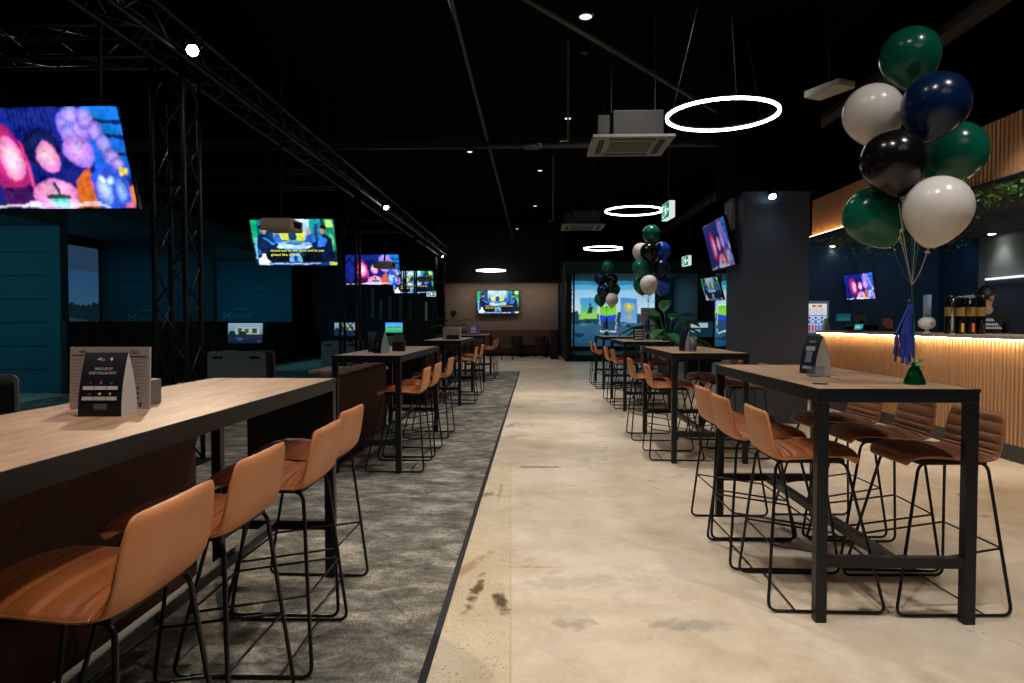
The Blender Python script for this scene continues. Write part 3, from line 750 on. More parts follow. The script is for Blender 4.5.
# ------------------------------------------------------------------ TVs
def cartoon(dim=1):
    """colourful animation reduced to plain soft forms"""
    L_, L2 = (176, 160, 245), (104, 92, 205); PK, PK2 = (255, 196, 222), (220, 118, 190)
    sh = [('r', 0, 0, 1, 1, (14, 26, 100), (20, 36, 140))]
    for k in range(9): sh.append(('r', .36 + k * .028, 0, .37 + k * .028, 1, (10, 20, 84)))
    sh += [('r', .80, .30, 1, 1, (20, 84, 190), (20, 120, 225)), ('p', [(.80, .86), (1, .84), (1, .88), (.80, .89)], (8, 34, 84)), ('p', [(.84, .70), (1, .69), (1, .73), (.84, .73)], (8, 34, 84)), ('p', [(.88, .55), (1, .54), (1, .58), (.88, .58)], (8, 34, 84)),
        ('e', .30, .50, .12, .36, (214, 50, 140), .1, (140, 20, 100)), ('e', .33, .50, .07, .22, PK, 0, PK2), ('p', [(.40, .7), (.42, .6), (.43, .1), (.41, .1)], (220, 60, 150)), ('r', .22, 0, .42, .22, (60, 16, 84)),
        ('e', .52, .60, .105, .20, (24, 40, 120), 0, (8, 14, 50)), ('e', .545, .52, .065, .15, PK, 0, PK2), ('e', .55, .12, .14, .17, PK, 0, PK2), ('p', [(.53, .26), (.555, .26), (.575, .08), (.56, .08)], (24, 26, 70)),
        ('e', .74, .80, .10, .16, L_, 0, L2), ('e', .64 + .04, .84, .055, .11, L_, 0, L2), ('e', .72, .92, .06, .09, L_, 0, L2), ('e', .80, .88, .05, .10, L_, 0, L2), ('e', .69, .74, .05, .09, L_, 0, L2), ('e', .845, .77, .045, .09, L_, 0, L2), ('e', .875, .64, .045, .10, L_, 0, L2), ('e', .905, .52, .045, .09, L_, 0, L2),
        ('e', .725, .58, .085, .17, (206, 168, 245), .2, (150, 104, 215)), ('e', .93, .46, .04, .06, L_, 0, L2), ('p', [(.66, 0), (.68, .30), (.76, .42), (.79, .2), (.78, 0)], (204, 96, 34)),
        ('p', [(.78, 0), (.77, .34), (.83, .44), (.97, .36), (.99, 0)], (50, 84, 214)), ('e', .83, .18, .045, .14, (190, 214, 255), 0, (80, 120, 235)), ('e', .92, .18, .035, .13, (160, 196, 255), 0, (60, 110, 230)), ('e', .83, .30, .02, .05, (230, 240, 255), .4, (110, 140, 240)), ('e', .875, .29, .02, .05, (230, 240, 255), -.4, (110, 140, 240)),
        ('r', .93, .34, .985, .42, (240, 210, 70)), ('r', .50, 0, .61, .10, (90, 215, 222)), ('r', .49, .10, .62, .14, (60, 60, 70)), ('r', .97, .04, 1, .22, (225, 120, 50)), ('r', .93, 0, 1, .05, (225, 110, 160)),
        ('r', .0, .018, .84, .034, (245, 245, 250)), ('r', .30, .045, .80, .056, (235, 235, 250)), ('p', [(.36, .005), (.44, .005), (.45, .07), (.36, .07)], (215, 225, 255))]
    return sh
def panel_show(cap=True):
    s = [('r', 0, 0, 1, 1, (6, 26, 44), (8, 60, 76)), ('r', 0, .5, .08, .98, (20, 170, 110)), ('r', .02, .15, .06, .6, (120, 200, 235)), ('r', .09, .45, .13, 1, (16, 110, 120)), ('r', .15, .45, .27, 1, (20, 60, 110)), ('r', .70, .5, .84, 1, (20, 140, 150)), ('r', .76, .55, .80, .9, (30, 60, 140)), ('r', .88, .3, 1, 1, (24, 130, 110)), ('e', .95, .55, .04, .14, (90, 220, 130)), ('e', .93, .35, .05, .06, (60, 190, 110)),
         ('r', .90, .84, .98, .97, (190, 240, 120)), ('r', .26, .55, .70, 1, (90, 140, 200), (200, 230, 250)), ('r', .34, .55, .64, .74, (200, 225, 80)), ('e', .49, .64, .05, .12, (30, 70, 130)),
         ('e', .48, .44, .24, .10, (205, 235, 255), 0, (100, 160, 225)), ('e', .50, .48, .10, .04, (60, 140, 200)), ('e', .34, .40, .05, .02, (240, 250, 255)), ('e', .66, .40, .05, .02, (240, 250, 255)),
         ('p', [(.04, .1), (.06, .62), (.12, .70), (.22, .58), (.31, .46), (.26, .38), (.22, .1)], (10, 30, 70)), ('p', [(.12, .62), (.17, .60), (.27, .48), (.24, .45)], (50, 140, 210)), ('e', .15, .78, .035, .08, (200, 150, 150)), ('e', .135, .83, .04, .06, (20, 20, 26)),
         ('p', [(.97, .1), (.95, .60), (.88, .68), (.80, .58), (.70, .44), (.78, .38), (.78, .1)], (8, 24, 60)), ('p', [(.82, .62), (.90, .58), (.86, .42), (.76, .42)], (50, 120, 235)), ('e', .855, .77, .035, .08, (190, 140, 130)), ('e', .87, .83, .04, .05, (20, 20, 26)),
         ('p', [(.26, .5), (.27, .66), (.33, .68), (.36, .5)], (40, 100, 225)), ('p', [(.64, .5), (.66, .66), (.72, .68), (.74, .5)], (30, 80, 195)), ('e', .30, .73, .022, .05, (210, 160, 150)), ('e', .69, .73, .022, .05, (210, 160, 150)),
         ('r', .16, .08, .42, .30, (4, 12, 22)), ('r', .60, .08, .82, .34, (4, 10, 20)), ('p', [(.42, .08), (.45, .26), (.55, .26), (.58, .08)], (120, 190, 220)), ('r', .48, .08, .52, .24, (30, 80, 190)),
         ('p', [(.05, .02), (.04, .14), (.09, .18), (.10, .26), (.14, .26), (.15, .16), (.19, .08), (.18, .02)], (230, 240, 255)), ('e', .065, .30, .03, .06, (40, 100, 210)),
         ('r', .16, .0, 1, .075, (10, 60, 130)), ('r', .18, .025, .80, .045, (190, 215, 240)), ('r', .90, .0, 1, .075, (190, 220, 90)), ('CRISP',)]
    if cap:
        s += [('t', 'slicked and he was gone and he just', .2, .305, .052, (250, 240, 110), .65), ('t', 'glided like it was', .2, .215, .052, (250, 240, 110), .34)]
    return s
def tv(c, W, Hh, tilt, rz, shapes, label, m=None, mount='pole', name='television', ztop=5.2):
    t = empty(name, c, rz, label, 'TV')
    M = R(tilt, 'X')
    MB().box((-W / 2 - .012, 0, -Hh / 2 - .012), (W / 2 + .012, .045, Hh / 2 + .012), BLACKG, M=M, bev=.004).build('casing', t)
    MB().box((-W * .3, .045, -Hh * .3), (W * .3, .085, Hh * .3), BLACK, M=M).build('rear_housing', t)
    art('screen', shapes, W, Hh, m or SCR, t, M, y0=-.001, soft=150 if W > 1.2 else 80)
    if mount == 'pole':
        for s in (-.3, .3): MB().tube([(s * W, .10, -.1), (s * W, .12, ztop - c[2])], .014, BLACK, 8).build('hanging_rod', t)
        MB().box((-.34 * W, .075, -.12), (.34 * W, .12, .0), BLACK).build('mount_bracket', t)
    elif mount == 'wall':
        MB().box((-.12, .08, -.12), (.12, mount_d, .12), BLACK).build('wall_bracket', t)
    return t
mount_d = .2
TW, TH = 1.43, .80
TL = math.radians(19)
tv(Vector((-4.00, 5.44, 2.665)), TW, TH, TL, 0, cartoon(), 'largest hanging TV, showing pink and purple animation, by the near truss tower')
tv(Vector((-4.105, 11.55, 2.70)), TW, TH, TL, 0, panel_show(), 'hanging TV with yellow captions over a talk show behind a projector')
tv(Vector((-4.22, 17.6, 2.70)), TW, TH, TL, 0, cartoon(), 'third hanging TV with animated picture behind a truss tower')
tv(Vector((-4.22, 23.5, 2.72)), TW, TH, TL, 0, panel_show(), 'fourth hanging TV with green picture behind the last truss tower')
c = at(498, 302, YB - .17)
mount_d = .165
tv(c, 1.72, .93, 0, 0, panel_show(), 'wide TV mounted on the taupe wall at the far end', mount='wall')
mount_d = .14
t = tv(Vector((2.60, 9.85, 2.44)), 1.15, .66, math.radians(14), math.radians(-90), cartoon(), 'TV on the side of the charcoal column with blue and pink picture', m=SCRD, mount='none')
MB().box((-.1, .06, -.15), (.1, .14, .15), BLACK).build('wall_bracket', t)
c = at(711.5, 289, 16.5); 
tv(c, .95, .56, math.radians(16), math.radians(-80), panel_show(False), 'small tilted TV hanging beyond the column with teal picture', m=SCRD)
c = at(859, 286.5, 12.2)
tv(c, .78, .45, math.radians(10), math.radians(-80), cartoon(), 'small tilted TV hanging over the back of the bar', ztop=2.74)

# projectors
def projector(px, py, Y, label):
    c = at(px, py, Y)
    t = empty('projector', c, label=label, cat='projector', group='projectors hung from the ceiling')
    G = mat('projector grey', (206, 194, 176), .5)
    MB().box((-.20, -.16, -.07), (.20, .30, .07), G, bev=.015).build('casing', t, 'auto')
    MB().lathe([(.04, 0), (.045, .03)], BLACKG, 16, M=T(-.2, 0, 0) @ R(-PI / 2, 'Y')).build('lens', t, True)
    MB().box((.2, -.05, -.04), (.203, .2, .04), BLACK).build('vent', t)
    MB().tube([(0, .05, .07), (0, .05, 5.2 - c.z)], .018, BLACK).build('hanging_pole', t)
projector(280, 225, 8.8, 'grey projector hanging before the captioned TV')
projector(384, 265, 14.9, 'grey projector hanging before the third hanging TV')
projector(425, 279, 20.6, 'small grey projector hanging before the fourth hanging TV')

# ------------------------------------------------------------------ simulator bays along the carpet side
def siding(x0, x1, y, z0, z1, n, m):
    mb = MB(); h = (z1 - z0) / n
    for i in range(n): mb.box((x0, y, z0 + i * h + .006), (x1, y + .05, z0 + (i + 1) * h - .006), m)
    mb.box((x0, y + .03, z0), (x1, y + .16, z1), mat('teal groove', (8, 40, 48), .8)); return mb
BX = -8.92
for i, (Y, nm) in enumerate(((12.6, 'partition_1'), (18.7, 'partition_2'), (24.8, 'partition_3'))):
    struct(nm, siding(-12.1, BX - .25, Y, 0, 4.0, 9 if i == 0 else 13, TEAL), 'teal boarded partition between simulator bays')
    struct('trim_%d' % (5 + i), MB().box((BX - .25, Y - .03, 0), (BX, Y + .2, 4.0), TEAL, bev=.01), 'teal end post of a bay partition')
struct('beam_4', MB().box((BX - .3, -2, 3.15), (BX, 12.6, 3.9), TEAL).box((BX - .3, 12.8, 3.55), (BX, 18.7, 4.1), TEAL).box((BX - .3, 18.9, 3.55), (BX, 24.8, 4.1), TEAL))
struct('trim_3', MB().box((-12.1, -2, 3.15), (BX - .3, 12.55, 3.25), TEAL).box((-12.1, 12.8, 3.6), (BX - .3, 18.65, 3.7), TEAL).box((-12.1, 18.9, 3.6), (BX - .3, 24.75, 3.7), TEAL), 'teal bay soffit')
struct('partition_4', MB().box((BX + .10, 12.4, .006), (BX + .22, 27, 1.36), BLACK), 'low black wall before the simulator bays')
struct('wall_bay_end', MB().box((-8.6, 26.0, 0), (-3.9, 26.2, 4), BLACK))
def logo(name, x, y, z, w_, parent=None, colr=(60, 140, 140)):
    m = artmat('faint wall lettering', 1, False)
    C = colr
    sh = [('p', [(.02, .62), (.09, .62), (.17, .38), (.17, .30), (.13, .30)], C), ('p', [(.02, .02), (.09, .02), (.17, .26), (.17, .34), (.13, .34)], C),
          ('p', [(.34, .62), (.27, .62), (.19, .38), (.19, .30), (.23, .30)], C), ('p', [(.34, .02), (.27, .02), (.19, .26), (.19, .34), (.23, .34)], C),
          ('p', [(.30, .72), (.50, .92), (.72, .96), (.92, .80), (.70, .86), (.48, .80)], C), ('t', 'GOLF', .38, .08, .42, C, .60)]
    o = art(name, sh, w_, w_ * .36, m); o.location = (x, y, z)
    return tag(o, None, None) if False else o
for (px, py, Y, sz, lb) in ((143, 315, 18.69, .95, 'faint X golf logo on the dark teal partition behind the truss tower'), (237, 313, 24.79, 1.15, 'faint X golf logo low on the bluer teal partition'), (143, 231, 18.69, .8, 'faint upper golf logo high on the teal partition')):
    c = at(px, py, Y); o = logo('wall_logo', c.x, c.y, c.z, sz); tag(o, lb, 'logo', 'golf logos on the partitions')
# impact screen on the outer wall of the first bay
LAND = [('r', 0, 0, 1, .42, (30, 62, 84), (60, 100, 120)), ('r', 0, .42, 1, .80, (90, 150, 190), (70, 130, 190)), ('r', 0, .80, 1, 1, (70, 110, 150))]
rs = random.Random(3)
for i in range(26): LAND.append(('e', i / 25, .44 + rs.random() * .03, .03, .05 + rs.random() * .04, (30, 56, 66)))
t = empty('impact_screen', (-12.06, 15.7, 1.75), math.radians(90), 'dim projected landscape on the wall inside the first bay', 'projection screen')
art('screen_image', LAND + [('e', .08, .35, .02, .33, (120, 200, 240)), ('e', .08, .18, .015, .12, (150, 220, 70))], 5.6, 3.2, artmat('projected image', .26), t, y0=-.01)
MB().box((-2.85, -.008, -1.65), (2.85, .03, 1.65), BLACK).build('screen_frame', t)
area((-10.4, 15.6, 3.45), (-10.4, 15.6, 0), 20, 1.5, 4, (.25, .75, 1))
area((-10.4, 21.8, 3.45), (-10.6, 22.6, 0), 80, 1.5, 4, (.10, .62, 1))
area((-9.8, 9.0, 3.0), (-10.6, 12.4, 1.6), 58, 1.5, 2, (.25, .8, 1))
# kiosks
def kiosk(x1, Y, scr, label, lab2, mon=True):
    t = empty('simulator_kiosk', (x1 - .5, Y, CZ), label=label, cat='kiosk', group='white simulator kiosks')
    W2, h = .5, .84; K = mat('kiosk grey white', (168, 168, 160), .5)
    pts = fillet([(-W2, 0), (-W2, h), (W2, h), (W2, 0)], .07, 4) if False else None
    prof = [(-W2, .0)] + [(-W2 + .07 - .07 * math.cos(a), h - .07 + .07 * math.sin(a)) for a in [k * PI / 8 for k in range(5)]] + [(W2 - .07 + .07 * math.sin(a), h - .07 + .07 * math.cos(a)) for a in [k * PI / 8 for k in range(5)]] + [(W2, 0)]
    m = MB(); m.prism(prof, 1, -.02, .0, K); m.prism(prof, 1, .42, .44, K); m.build('panel', t, False)
    m = MB(); m.prism([(p[0] * .93, p[1] * .95) for p in prof], 1, 0, .42, BLACK); m.build('cabinet_body', t)
    for sx in (-1, 1): MB().box((sx * .32 - .085, -.024, h - .13), (sx * .32 + .085, -.0195, h - .085), BLACK, bev=.002).build('slot', t)
    if not scr: return
    o = empty('kiosk_monitor', (x1 - .38, Y + .1, CZ + h), 0, lab2, 'monitor', 'monitors on the simulator kiosks')
    MB().box((-.32, -.02, .11), (.32, .03, .50), BLACKG, M=R(math.radians(-4), 'X'), bev=.008).build('casing', o)
    art('screen', scr, .60, .35, SCRD if mon else SCR, o, T(0, 0, .305) @ R(math.radians(-4), 'X'), y0=-.022)
    MB().box((-.03, .0, 0), (.03, .03, .14), BLACK).build('stand', o); MB().box((-.12, -.06, 0), (.12, .10, .012), BLACK).build('base', o)
CITY = [('r', 0, 0, 1, .45, (20, 36, 66), (40, 62, 96)), ('r', 0, .45, 1, 1, (120, 170, 220), (180, 210, 240)), ('r', .22, .45, .92, .80, (210, 225, 215)), ('r', .28, .52, .40, .75, (70, 110, 80)), ('r', .48, .50, .60, .72, (90, 120, 70)),
        ('r', .70, .50, .84, .74, (60, 100, 60)), ('e', .12, .48, .10, .14, (30, 50, 50)), ('e', .42, .44, .12, .16, (34, 56, 50)), ('e', .35, .22, .10, .08, (70, 100, 140)), ('r', .86, .10, .95, .13, (230, 120, 40))]
GREEN = [('r', 0, 0, 1, .55, (40, 150, 110), (70, 190, 130)), ('r', 0, .55, 1, 1, (90, 170, 240), (60, 140, 230)), ('e', .3, .55, .2, .05, (30, 90, 80)), ('e', .7, .56, .25, .06, (34, 100, 84))]
kiosk(-4.92, 5.9, None, 'white simulator kiosk beside the front booth, mostly cut off', '')
kiosk(-4.60, 11.5, CITY, 'white rounded simulator kiosk behind the front carpet table', 'monitor with bright house picture on the first full kiosk')
kiosk(-4.56, 17.6, CITY, 'white simulator kiosk behind the second truss tower', 'monitor behind the second truss tower on a kiosk')
kiosk(-4.56, 23.7, GREEN, 'white simulator kiosk beyond the dark menus', 'monitor with green and blue picture beyond the dark menus', False)
# dark wall with pale battens under the last TVs
t = empty('display_rack', (-5.1, 25.4, 0), label='dark rack with pale upright panels under the last hanging TVs', cat='rack')
MB().box((-1.3, .0, .0), (1.3, .06, 3.0), mat('rack dark', (24, 26, 28), .6)).build('back_board', t)
for x, wd, z0, z1, cc in ((-1.02, .12, 1.5, 2.6, (120, 130, 128)), (-.72, .13, 1.45, 2.2, (130, 120, 116)), (-.38, .13, 1.4, 2.3, (112, 104, 98)), (.02, .13, 1.4, 2.3, (104, 98, 92)), (.36, .13, 1.4, 2.25, (80, 78, 76)), (1.0, .08, 1.4, 2.1, (230, 230, 225))):
    MB().box((x, -.05, z0), (x + wd, 0, z1), mat('batten %d' % cc[0], cc, .6), bev=.01).build('upright_panel', t)

# ------------------------------------------------------------------ simulator bays at the far end
DT = mat('dark teal paint', (14, 52, 62), .7)
struct('partition_5', MB().box((5.42, 23.0, 0), (6.0, 27.4, 3.4), DT))
struct('partition_6', MB().box((1.0, 23.1, 2.98), (9.6, 27.4, 3.4), DT))
struct('partition_7', MB().box((1.05, 23.4, 0), (1.25, 27.4, 3.0), BLACK))
struct('wall_bay_back', MB().box((1.0, 27.4, 0), (9.6, 27.6, 3.4), TEAL))
struct('trim_4', MB().box((1.3, 23.4, 0), (5.42, 27.4, .22), BLACK).box((6.0, 23.4, 0), (9.6, 27.4, .22), BLACK), 'raised black hitting platforms')
def golf_scene():
    s = [('r', 0, 0, 1, .42, (22, 72, 104), (60, 110, 140)), ('r', 0, .42, 1, .86, (215, 235, 250), (150, 205, 240)), ('r', 0, .86, 1, .93, (90, 180, 220)), ('r', 0, .93, 1, 1, (50, 130, 170))]
    r2 = random.Random(5)
    for i in range(34): s.append(('e', i / 33, .42 + r2.random() * .03, .025, .05 + .05 * r2.random(), (36, 74, 96)))
    for i in range(18): s.append(('e', r2.random(), .08 + .3 * r2.random(), .03 + .05 * r2.random(), .012 + .02 * r2.random(), (90, 140, 165) if i % 2 else (20, 56, 84)))
    s += [('r', .10, .42, .30, .74, (120, 215, 110), (60, 150, 230)), ('p', [(.10, .42), (.30, .42), (.30, .55), (.10, .52)], (150, 220, 90)), ('p', [(.17, .50), (.19, .60), (.24, .62), (.23, .50)], (20, 50, 60)), ('e', .21, .64, .012, .03, (30, 30, 34)),
          ('r', .32, .22, .51, .64, (235, 245, 255)), ('r', .325, .235, .505, .40, (36, 80, 110)), ('r', .325, .40, .505, .48, (30, 80, 220)), ('r', .325, .48, .505, .62, (150, 230, 60), (110, 210, 50)),
          ('r', .55, .36, .73, .74, (130, 180, 220), (60, 140, 230)), ('p', [(.60, .66), (.68, .66), (.67, .55), (.65, .52), (.63, .52), (.61, .55)], (200, 190, 80)), ('e', .64, .61, .02, .05, (240, 235, 150)),
          ('r', .632, .44, .648, .53, (190, 180, 80)), ('r', .61, .42, .67, .45, (200, 190, 90)), ('r', .59, .56, .605, .64, (190, 180, 80)), ('r', .675, .56, .69, .64, (190, 180, 80))]
    return s
PROJ = artmat('projected golf image', .85)
def impact(x0, x1, label):
    t = empty('impact_screen', ((x0 + x1) / 2, 27.2, 1.68), 0, label, 'projection screen', 'bright simulator screens in the far bays')
    art('screen_image', golf_scene(), x1 - x0, 2.6, PROJ, t, y0=-.01, soft=150)
    MB().box((-(x1 - x0) / 2 - .06, 0, -1.36), ((x1 - x0) / 2 + .06, .05, 1.36), BLACK).build('screen_frame', t)
impact(1.42, 5.0, 'bright simulator screen with trophy behind the balloon bouquets')
impact(6.15, 9.4, 'bright simulator screen seen beside the charcoal column')
area((3.4, 25.2, 2.9), (3.4, 25.6, 0), 26, 3, 2, (.3, .8, 1)); area((7.6, 25.2, 2.9), (7.6, 25.6, 0), 20, 2.4, 2, (.3, .8, 1))
# pillar and white kiosk in the bay opening
c = at(617, 320, 23)
struct('pillar', MB().box((at(655, 320, 22.9).x - .0, 22.8, 0), (at(664, 320, 22.9).x, 23.0, 3.0), BLACK))
t = empty('bay_kiosk', (at(648, 330, 19.5).x, 19.5, 0), 0, 'pale upright information panel behind the big leafy plant', 'kiosk')
MB().box((-.2, 0, 0), (.2, .06, 1.75), mat('grey pink board', (232, 220, 220), .5), bev=.01).build('board', t); MB().box((-.24, -.06, 0), (.24, .12, .03), BLACK).build('base', t)
t = empty('simulator_monitor', (at(700.5, 333, 16.0).x, 16.0, 0), 0, 'monitor on a dark stand between the plant and the column', 'monitor')
MB().box((-.3, 0, .98), (.3, .04, 1.38), BLACKG, bev=.008).build('casing', t)
art('screen', [('r', 0, 0, 1, 1, (20, 60, 80)), ('r', .1, .6, .8, .9, (210, 235, 240)), ('r', .1, .3, .5, .5, (120, 180, 190))], .56, .36, SCRD, t, T(0, 0, 1.18), y0=-.004)
MB().box((-.28, 0.05, 0), (.28, .45, .98), BLACK).build('cabinet', t)

# ------------------------------------------------------------------ far seating nook
t = empty('banquette', (-1.3, 27.5, 0), 0, 'long upholstered banquette along the taupe wall', 'bench')
MB().box((-2.2, -.55, .1), (2.2, .1, .45), SOFA, bev=.02).build('seat', t); MB().box((-2.2, .1, .1), (2.2, .45, 1.05), mat('banquette back', (120, 92, 78), .8), bev=.03).build('backrest', t)
area((-1.2, 27.2, 2.86), (-1.2, 27.9, .9), 14, 4.0, .1, (1, .86, .74))
def low_chair(x, y, rz, label):
    t = empty('dining_chair', (x, y, 0), rz, label, 'chair', 'dark low chairs in the far nook')
    M_ = mat('dark brown shell', (44, 26, 22), .6)
    MB().box((-.21, -.22, .43), (.21, .22, .47), M_, bev=.015).build('seat', t)
    MB().grid([[(-.2 + .05 * math.cos(k * PI / 6 - PI / 2 + PI) - .03 * z, -.2 + .4 * k / 6, .46 + z * .36) for k in range(7)] for z in (0, .3, .6, .85, 1)], M_).build('backrest', t, True).modifiers.new('thick', 'SOLIDIFY').thickness = .02
    for sx in (-1, 1):
        for sy in (-1, 1): MB().tube([(sx * .15, sy * .16, .43), (sx * .2, sy * .2, 0)], .012, FRAME, 6).build('leg', t)
NC = [low_chair(at(540.5, 340, 26.0).x, 26.0, PI / 2, 'dark low chair alone before the pale end of the banquette'), low_chair(at(517, 340, 26.0).x, 26.0, PI / 2, 'dark low chair below the wall mounted TV'),
      low_chair(at(507, 340, 24.4).x, 24.4, PI, 'dark low chair beside the fourth carpet table')]
for x, lb in ((at(522, 340, 26.6).x, 'small round cafe table before the banquette under the TV'), (at(548, 340, 26.6).x, 'small round cafe table at the banquette end')):
    t = empty('cafe_table', (x, 26.75, 0), 0, lb, 'table')
    MB().lathe([(.3, .72), (.31, .735), (.3, .75)], mat('cafe top', (70, 50, 40), .4), 28).build('table_top', t); MB().lathe([(.025, .02), (.025, .72)], METAL, 10).build('pedestal', t); MB().lathe([(.2, 0), (.2, .02)], METAL, 24).build('base', t)
tag(MB().box((at(554.5, 340, 24.6).x - .14, 24.6, 0), (at(554.5, 340, 24.6).x + .14, 25.0, 1.05), BLACK, bev=.01).build('waste_bin'), 'slim dark bin cabinet at the end of the taupe wall', 'bin')
tag(MB().lathe([(.05, 0), (.07, .02), (.07, .14), (.05, .17)], mat('dark ball', (50, 46, 44), .4), 16).build('floor_lamp_puck', loc=at(567.5, 357, 22.4) * 1.0), 'small pale round floor light at the foot of the truss tower', 'light') if False else None

# ------------------------------------------------------------------ bar
t = empty('bar_counter', (4.95, 8.0, 0), 0, 'long bar counter with backlit pine slat front', 'bar counter')
m = MB(); y = -3.9
while y < 3.15:
    m.box((-.35, y, .16), (-.325, y + .034, 1.172), SLAT); y += .058
m.build('slat_front', t)
MB().box((-.325, -3.92, .0), (-.28, 3.2, 1.17), SLATD).build('backing_board', t)
MB().box((-.27, -3.92, 0), (.32, 3.2, 1.17), BLACK).build('carcass', t)
MB().box((-.345, -3.92, 0), (-.325, 3.2, .16), mat('grey plinth', (66, 64, 62), .6)).build('plinth', t)
MB().box((-.40, -3.95, 1.175), (.36, 3.24, 1.212), mat('bar top stone', (184, 170, 146), .3), bev=.004).build('worktop', t)
MB().box((-.392, -3.92, 1.168), (-.380, 3.2, 1.1745), glow('bar led', (255, 222, 176), 62)).build('light_strip', t)
BT = 1.212
# fascia above the bar, soffit, planting
t = empty('slat_fascia', (4.62, 8.0, 2.75), 0, 'timber slatted fascia hanging above the bar with lit lower edge', 'fascia')
m = MB(); y = -5
while y < 3.55:
    m.box((-.03, y, .02), (0, y + .035, .60), SLAT); y += .062
m.build('slat_front', t)
MB().box((0, -5, .0), (.04, 3.6, .62), SLATD).build('backing_board', t)
MB().box((-.085, -5, -.02), (.04, 3.6, -.002), BLACK).build('ledge', t)
MB().box((-.075, .9, -.002), (-.045, 3.55, .008), glow('fascia led', (255, 200, 136), 14)).build('light_strip', t)
MB().box((-.075, -2.1, -.002), (-.045, -1.5, .008), glow('fascia led', (255, 200, 136), 14)).build('light_strip', t)
struct('ceiling_bar', MB().box((4.665, 3, 2.74), (9.6, 12.7, 2.80), mat('grey soffit', (58, 54, 56), .8)), 'grey soffit above the bar')
NAVY = mat('navy wall paint', (16, 44, 68), .75)
struct('wall_bar_back', MB().box((3.6, 12.7, 0), (9.6, 12.9, 3.4), NAVY), 'navy wall behind the bar')
GGW = mat('grey green wall', (96, 106, 104), .8)
struct('wall_bar_side', MB().box((7.35, 11.6, 0), (7.55, 12.7, 2.74), NAVY).box((7.35, 3, 0), (7.55, 11.6, 2.74), GGW), 'grey green wall beside the bar')
t = empty('door_1', (7.34, 10.0, 0), 0); t['kind'] = 'structure'
MB().box((-.03, -2.4, .0), (0, 1.3, 2.02), mat('steel blue panel', (86, 98, 116), .35, .2)).build('door_panel', t)
MB().box((-.06, -2.4, 2.02), (0, 1.33, 2.05), glow('door light', (220, 232, 240), 1.6)).build('door_light', t); MB().box((-.05, 1.3, 0), (0, 1.34, 2.05), mat('door frame', (60, 66, 72), .5)).build('door_frame', t)
for (px, py) in ((832, 246), (992, 233.5)):
    r = at(px, py, 10); f = (2.735 - H) / (r.z - H); p = Vector((r.x * f, 10 * f, 2.735))
    o = tag(MB().lathe([(.06, 0), (.075, -.006), (.06, -.012)], CHROME, 20).lathe([(.05, -.013), (.05, -.014)], LENS, 20).build('recessed_light', loc=p), 'small recessed light in the bar soffit ' + ('near the column' if px < 900 else 'near the grey green wall'), 'lamp', 'recessed lights in the bar soffit')
    spot(p - Vector((0, 0, .03)), (p.x, p.y, 0), 22, NEUT, 110, .8, .05)
spot((6.0, 6.5, 2.7), (6.0, 8.6, 1), 160, NEUT, 130, 1, .2)  # added fill for the dark bar, has no lamp body
area((5.9, 11.6, 2.6), (5.9, 12.7, 1.7), 5, 2.5, .3, (.35, .7, 1))
# back counter
t = empty('back_counter', (5.6, 12.35, 0), 0, 'back counter along the navy wall', 'counter')
MB().box((-1.2, -.3, 0), (1.7, .34, 1.08), mat('back counter dark', (40, 44, 48), .5)).build('carcass', t); MB().box((-1.2, -.33, 1.08), (1.7, .34, 1.115), mat('back top', (150, 150, 146), .35)).build('worktop', t)
# leaves
LEAF = mat('ivy leaf', (92, 150, 60), .5, noise=(18, (52, 104, 40)))
BLEAF = mat('broad glossy leaf', (30, 84, 46), .35, 0, .5, noise=(3, (52, 112, 52)))
def vine(p0, p1, n, drop, label):
    p0, p1 = Vector(p0), Vector(p1)
    t = empty('trailing_vine', (p0 + p1) / 2, 0, label, 'vine', 'green trailing vines under the bar soffit'); c = (p0 + p1) / 2
    st = MB(); lf = MB(); L = (p1 - p0).length
    st.tube([p0 - c + (p1 - p0) * k / 8 + Vector((0, 0, -.02 * (k % 2))) for k in range(9)], .006, mat('vine stem', (60, 56, 34), .7), 5)
    for i in range(n):
        f = rnd.random(); d = abs(rnd.gauss(0, .5)) * drop; q = p0 + (p1 - p0) * f - c + Vector((rnd.uniform(-.08, .08), rnd.uniform(-.05, .05), -d))
        s = rnd.uniform(.028, .05); Mx = T(*q) @ Euler((rnd.uniform(-1, 1), rnd.uniform(-1, 1), rnd.uniform(0, 6.3))).to_matrix().to_4x4()
        lf.add([(0, 0, 0), (s * .6, -s * .7, .004), (s * 1.1, 0, s * .3), (s * .8, s * .3, .01), (s * 2, 0, -.01), (s * .6, s * .7, .004), (s, -s * .25, .01)], [(0, 1, 6, 4, 3, 5)], LEAF, Mx)
    for i in range(max(2, n // 25)):
        f = rnd.random(); q = p0 + (p1 - p0) * f - c; st.tube([q, q + Vector((.02, .01, -drop * .5)), q + Vector((0, .03, -drop))], .003, mat('vine stem', (60, 56, 34), .7), 4)
    st.build('stem', t); lf.build('foliage', t)
vine((4.55, 10.3, 2.66), (4.75, 11.3, 2.66), 70, .28, 'trailing vine cluster beside the charcoal column')
vine((4.5, 8.5, 2.70), (4.6, 9.7, 2.70), 110, .34, 'trailing vine cluster behind the dark green balloon')
vine((4.9, 10.9, 2.73), (6.9, 11.2, 2.73), 190, .26, 'long trailing vine behind the balloon ribbons')
vine((4.50, 6.3, 2.68), (4.56, 7.4, 2.68), 110, .22, 'trailing vine below the fascia beside the white balloon')
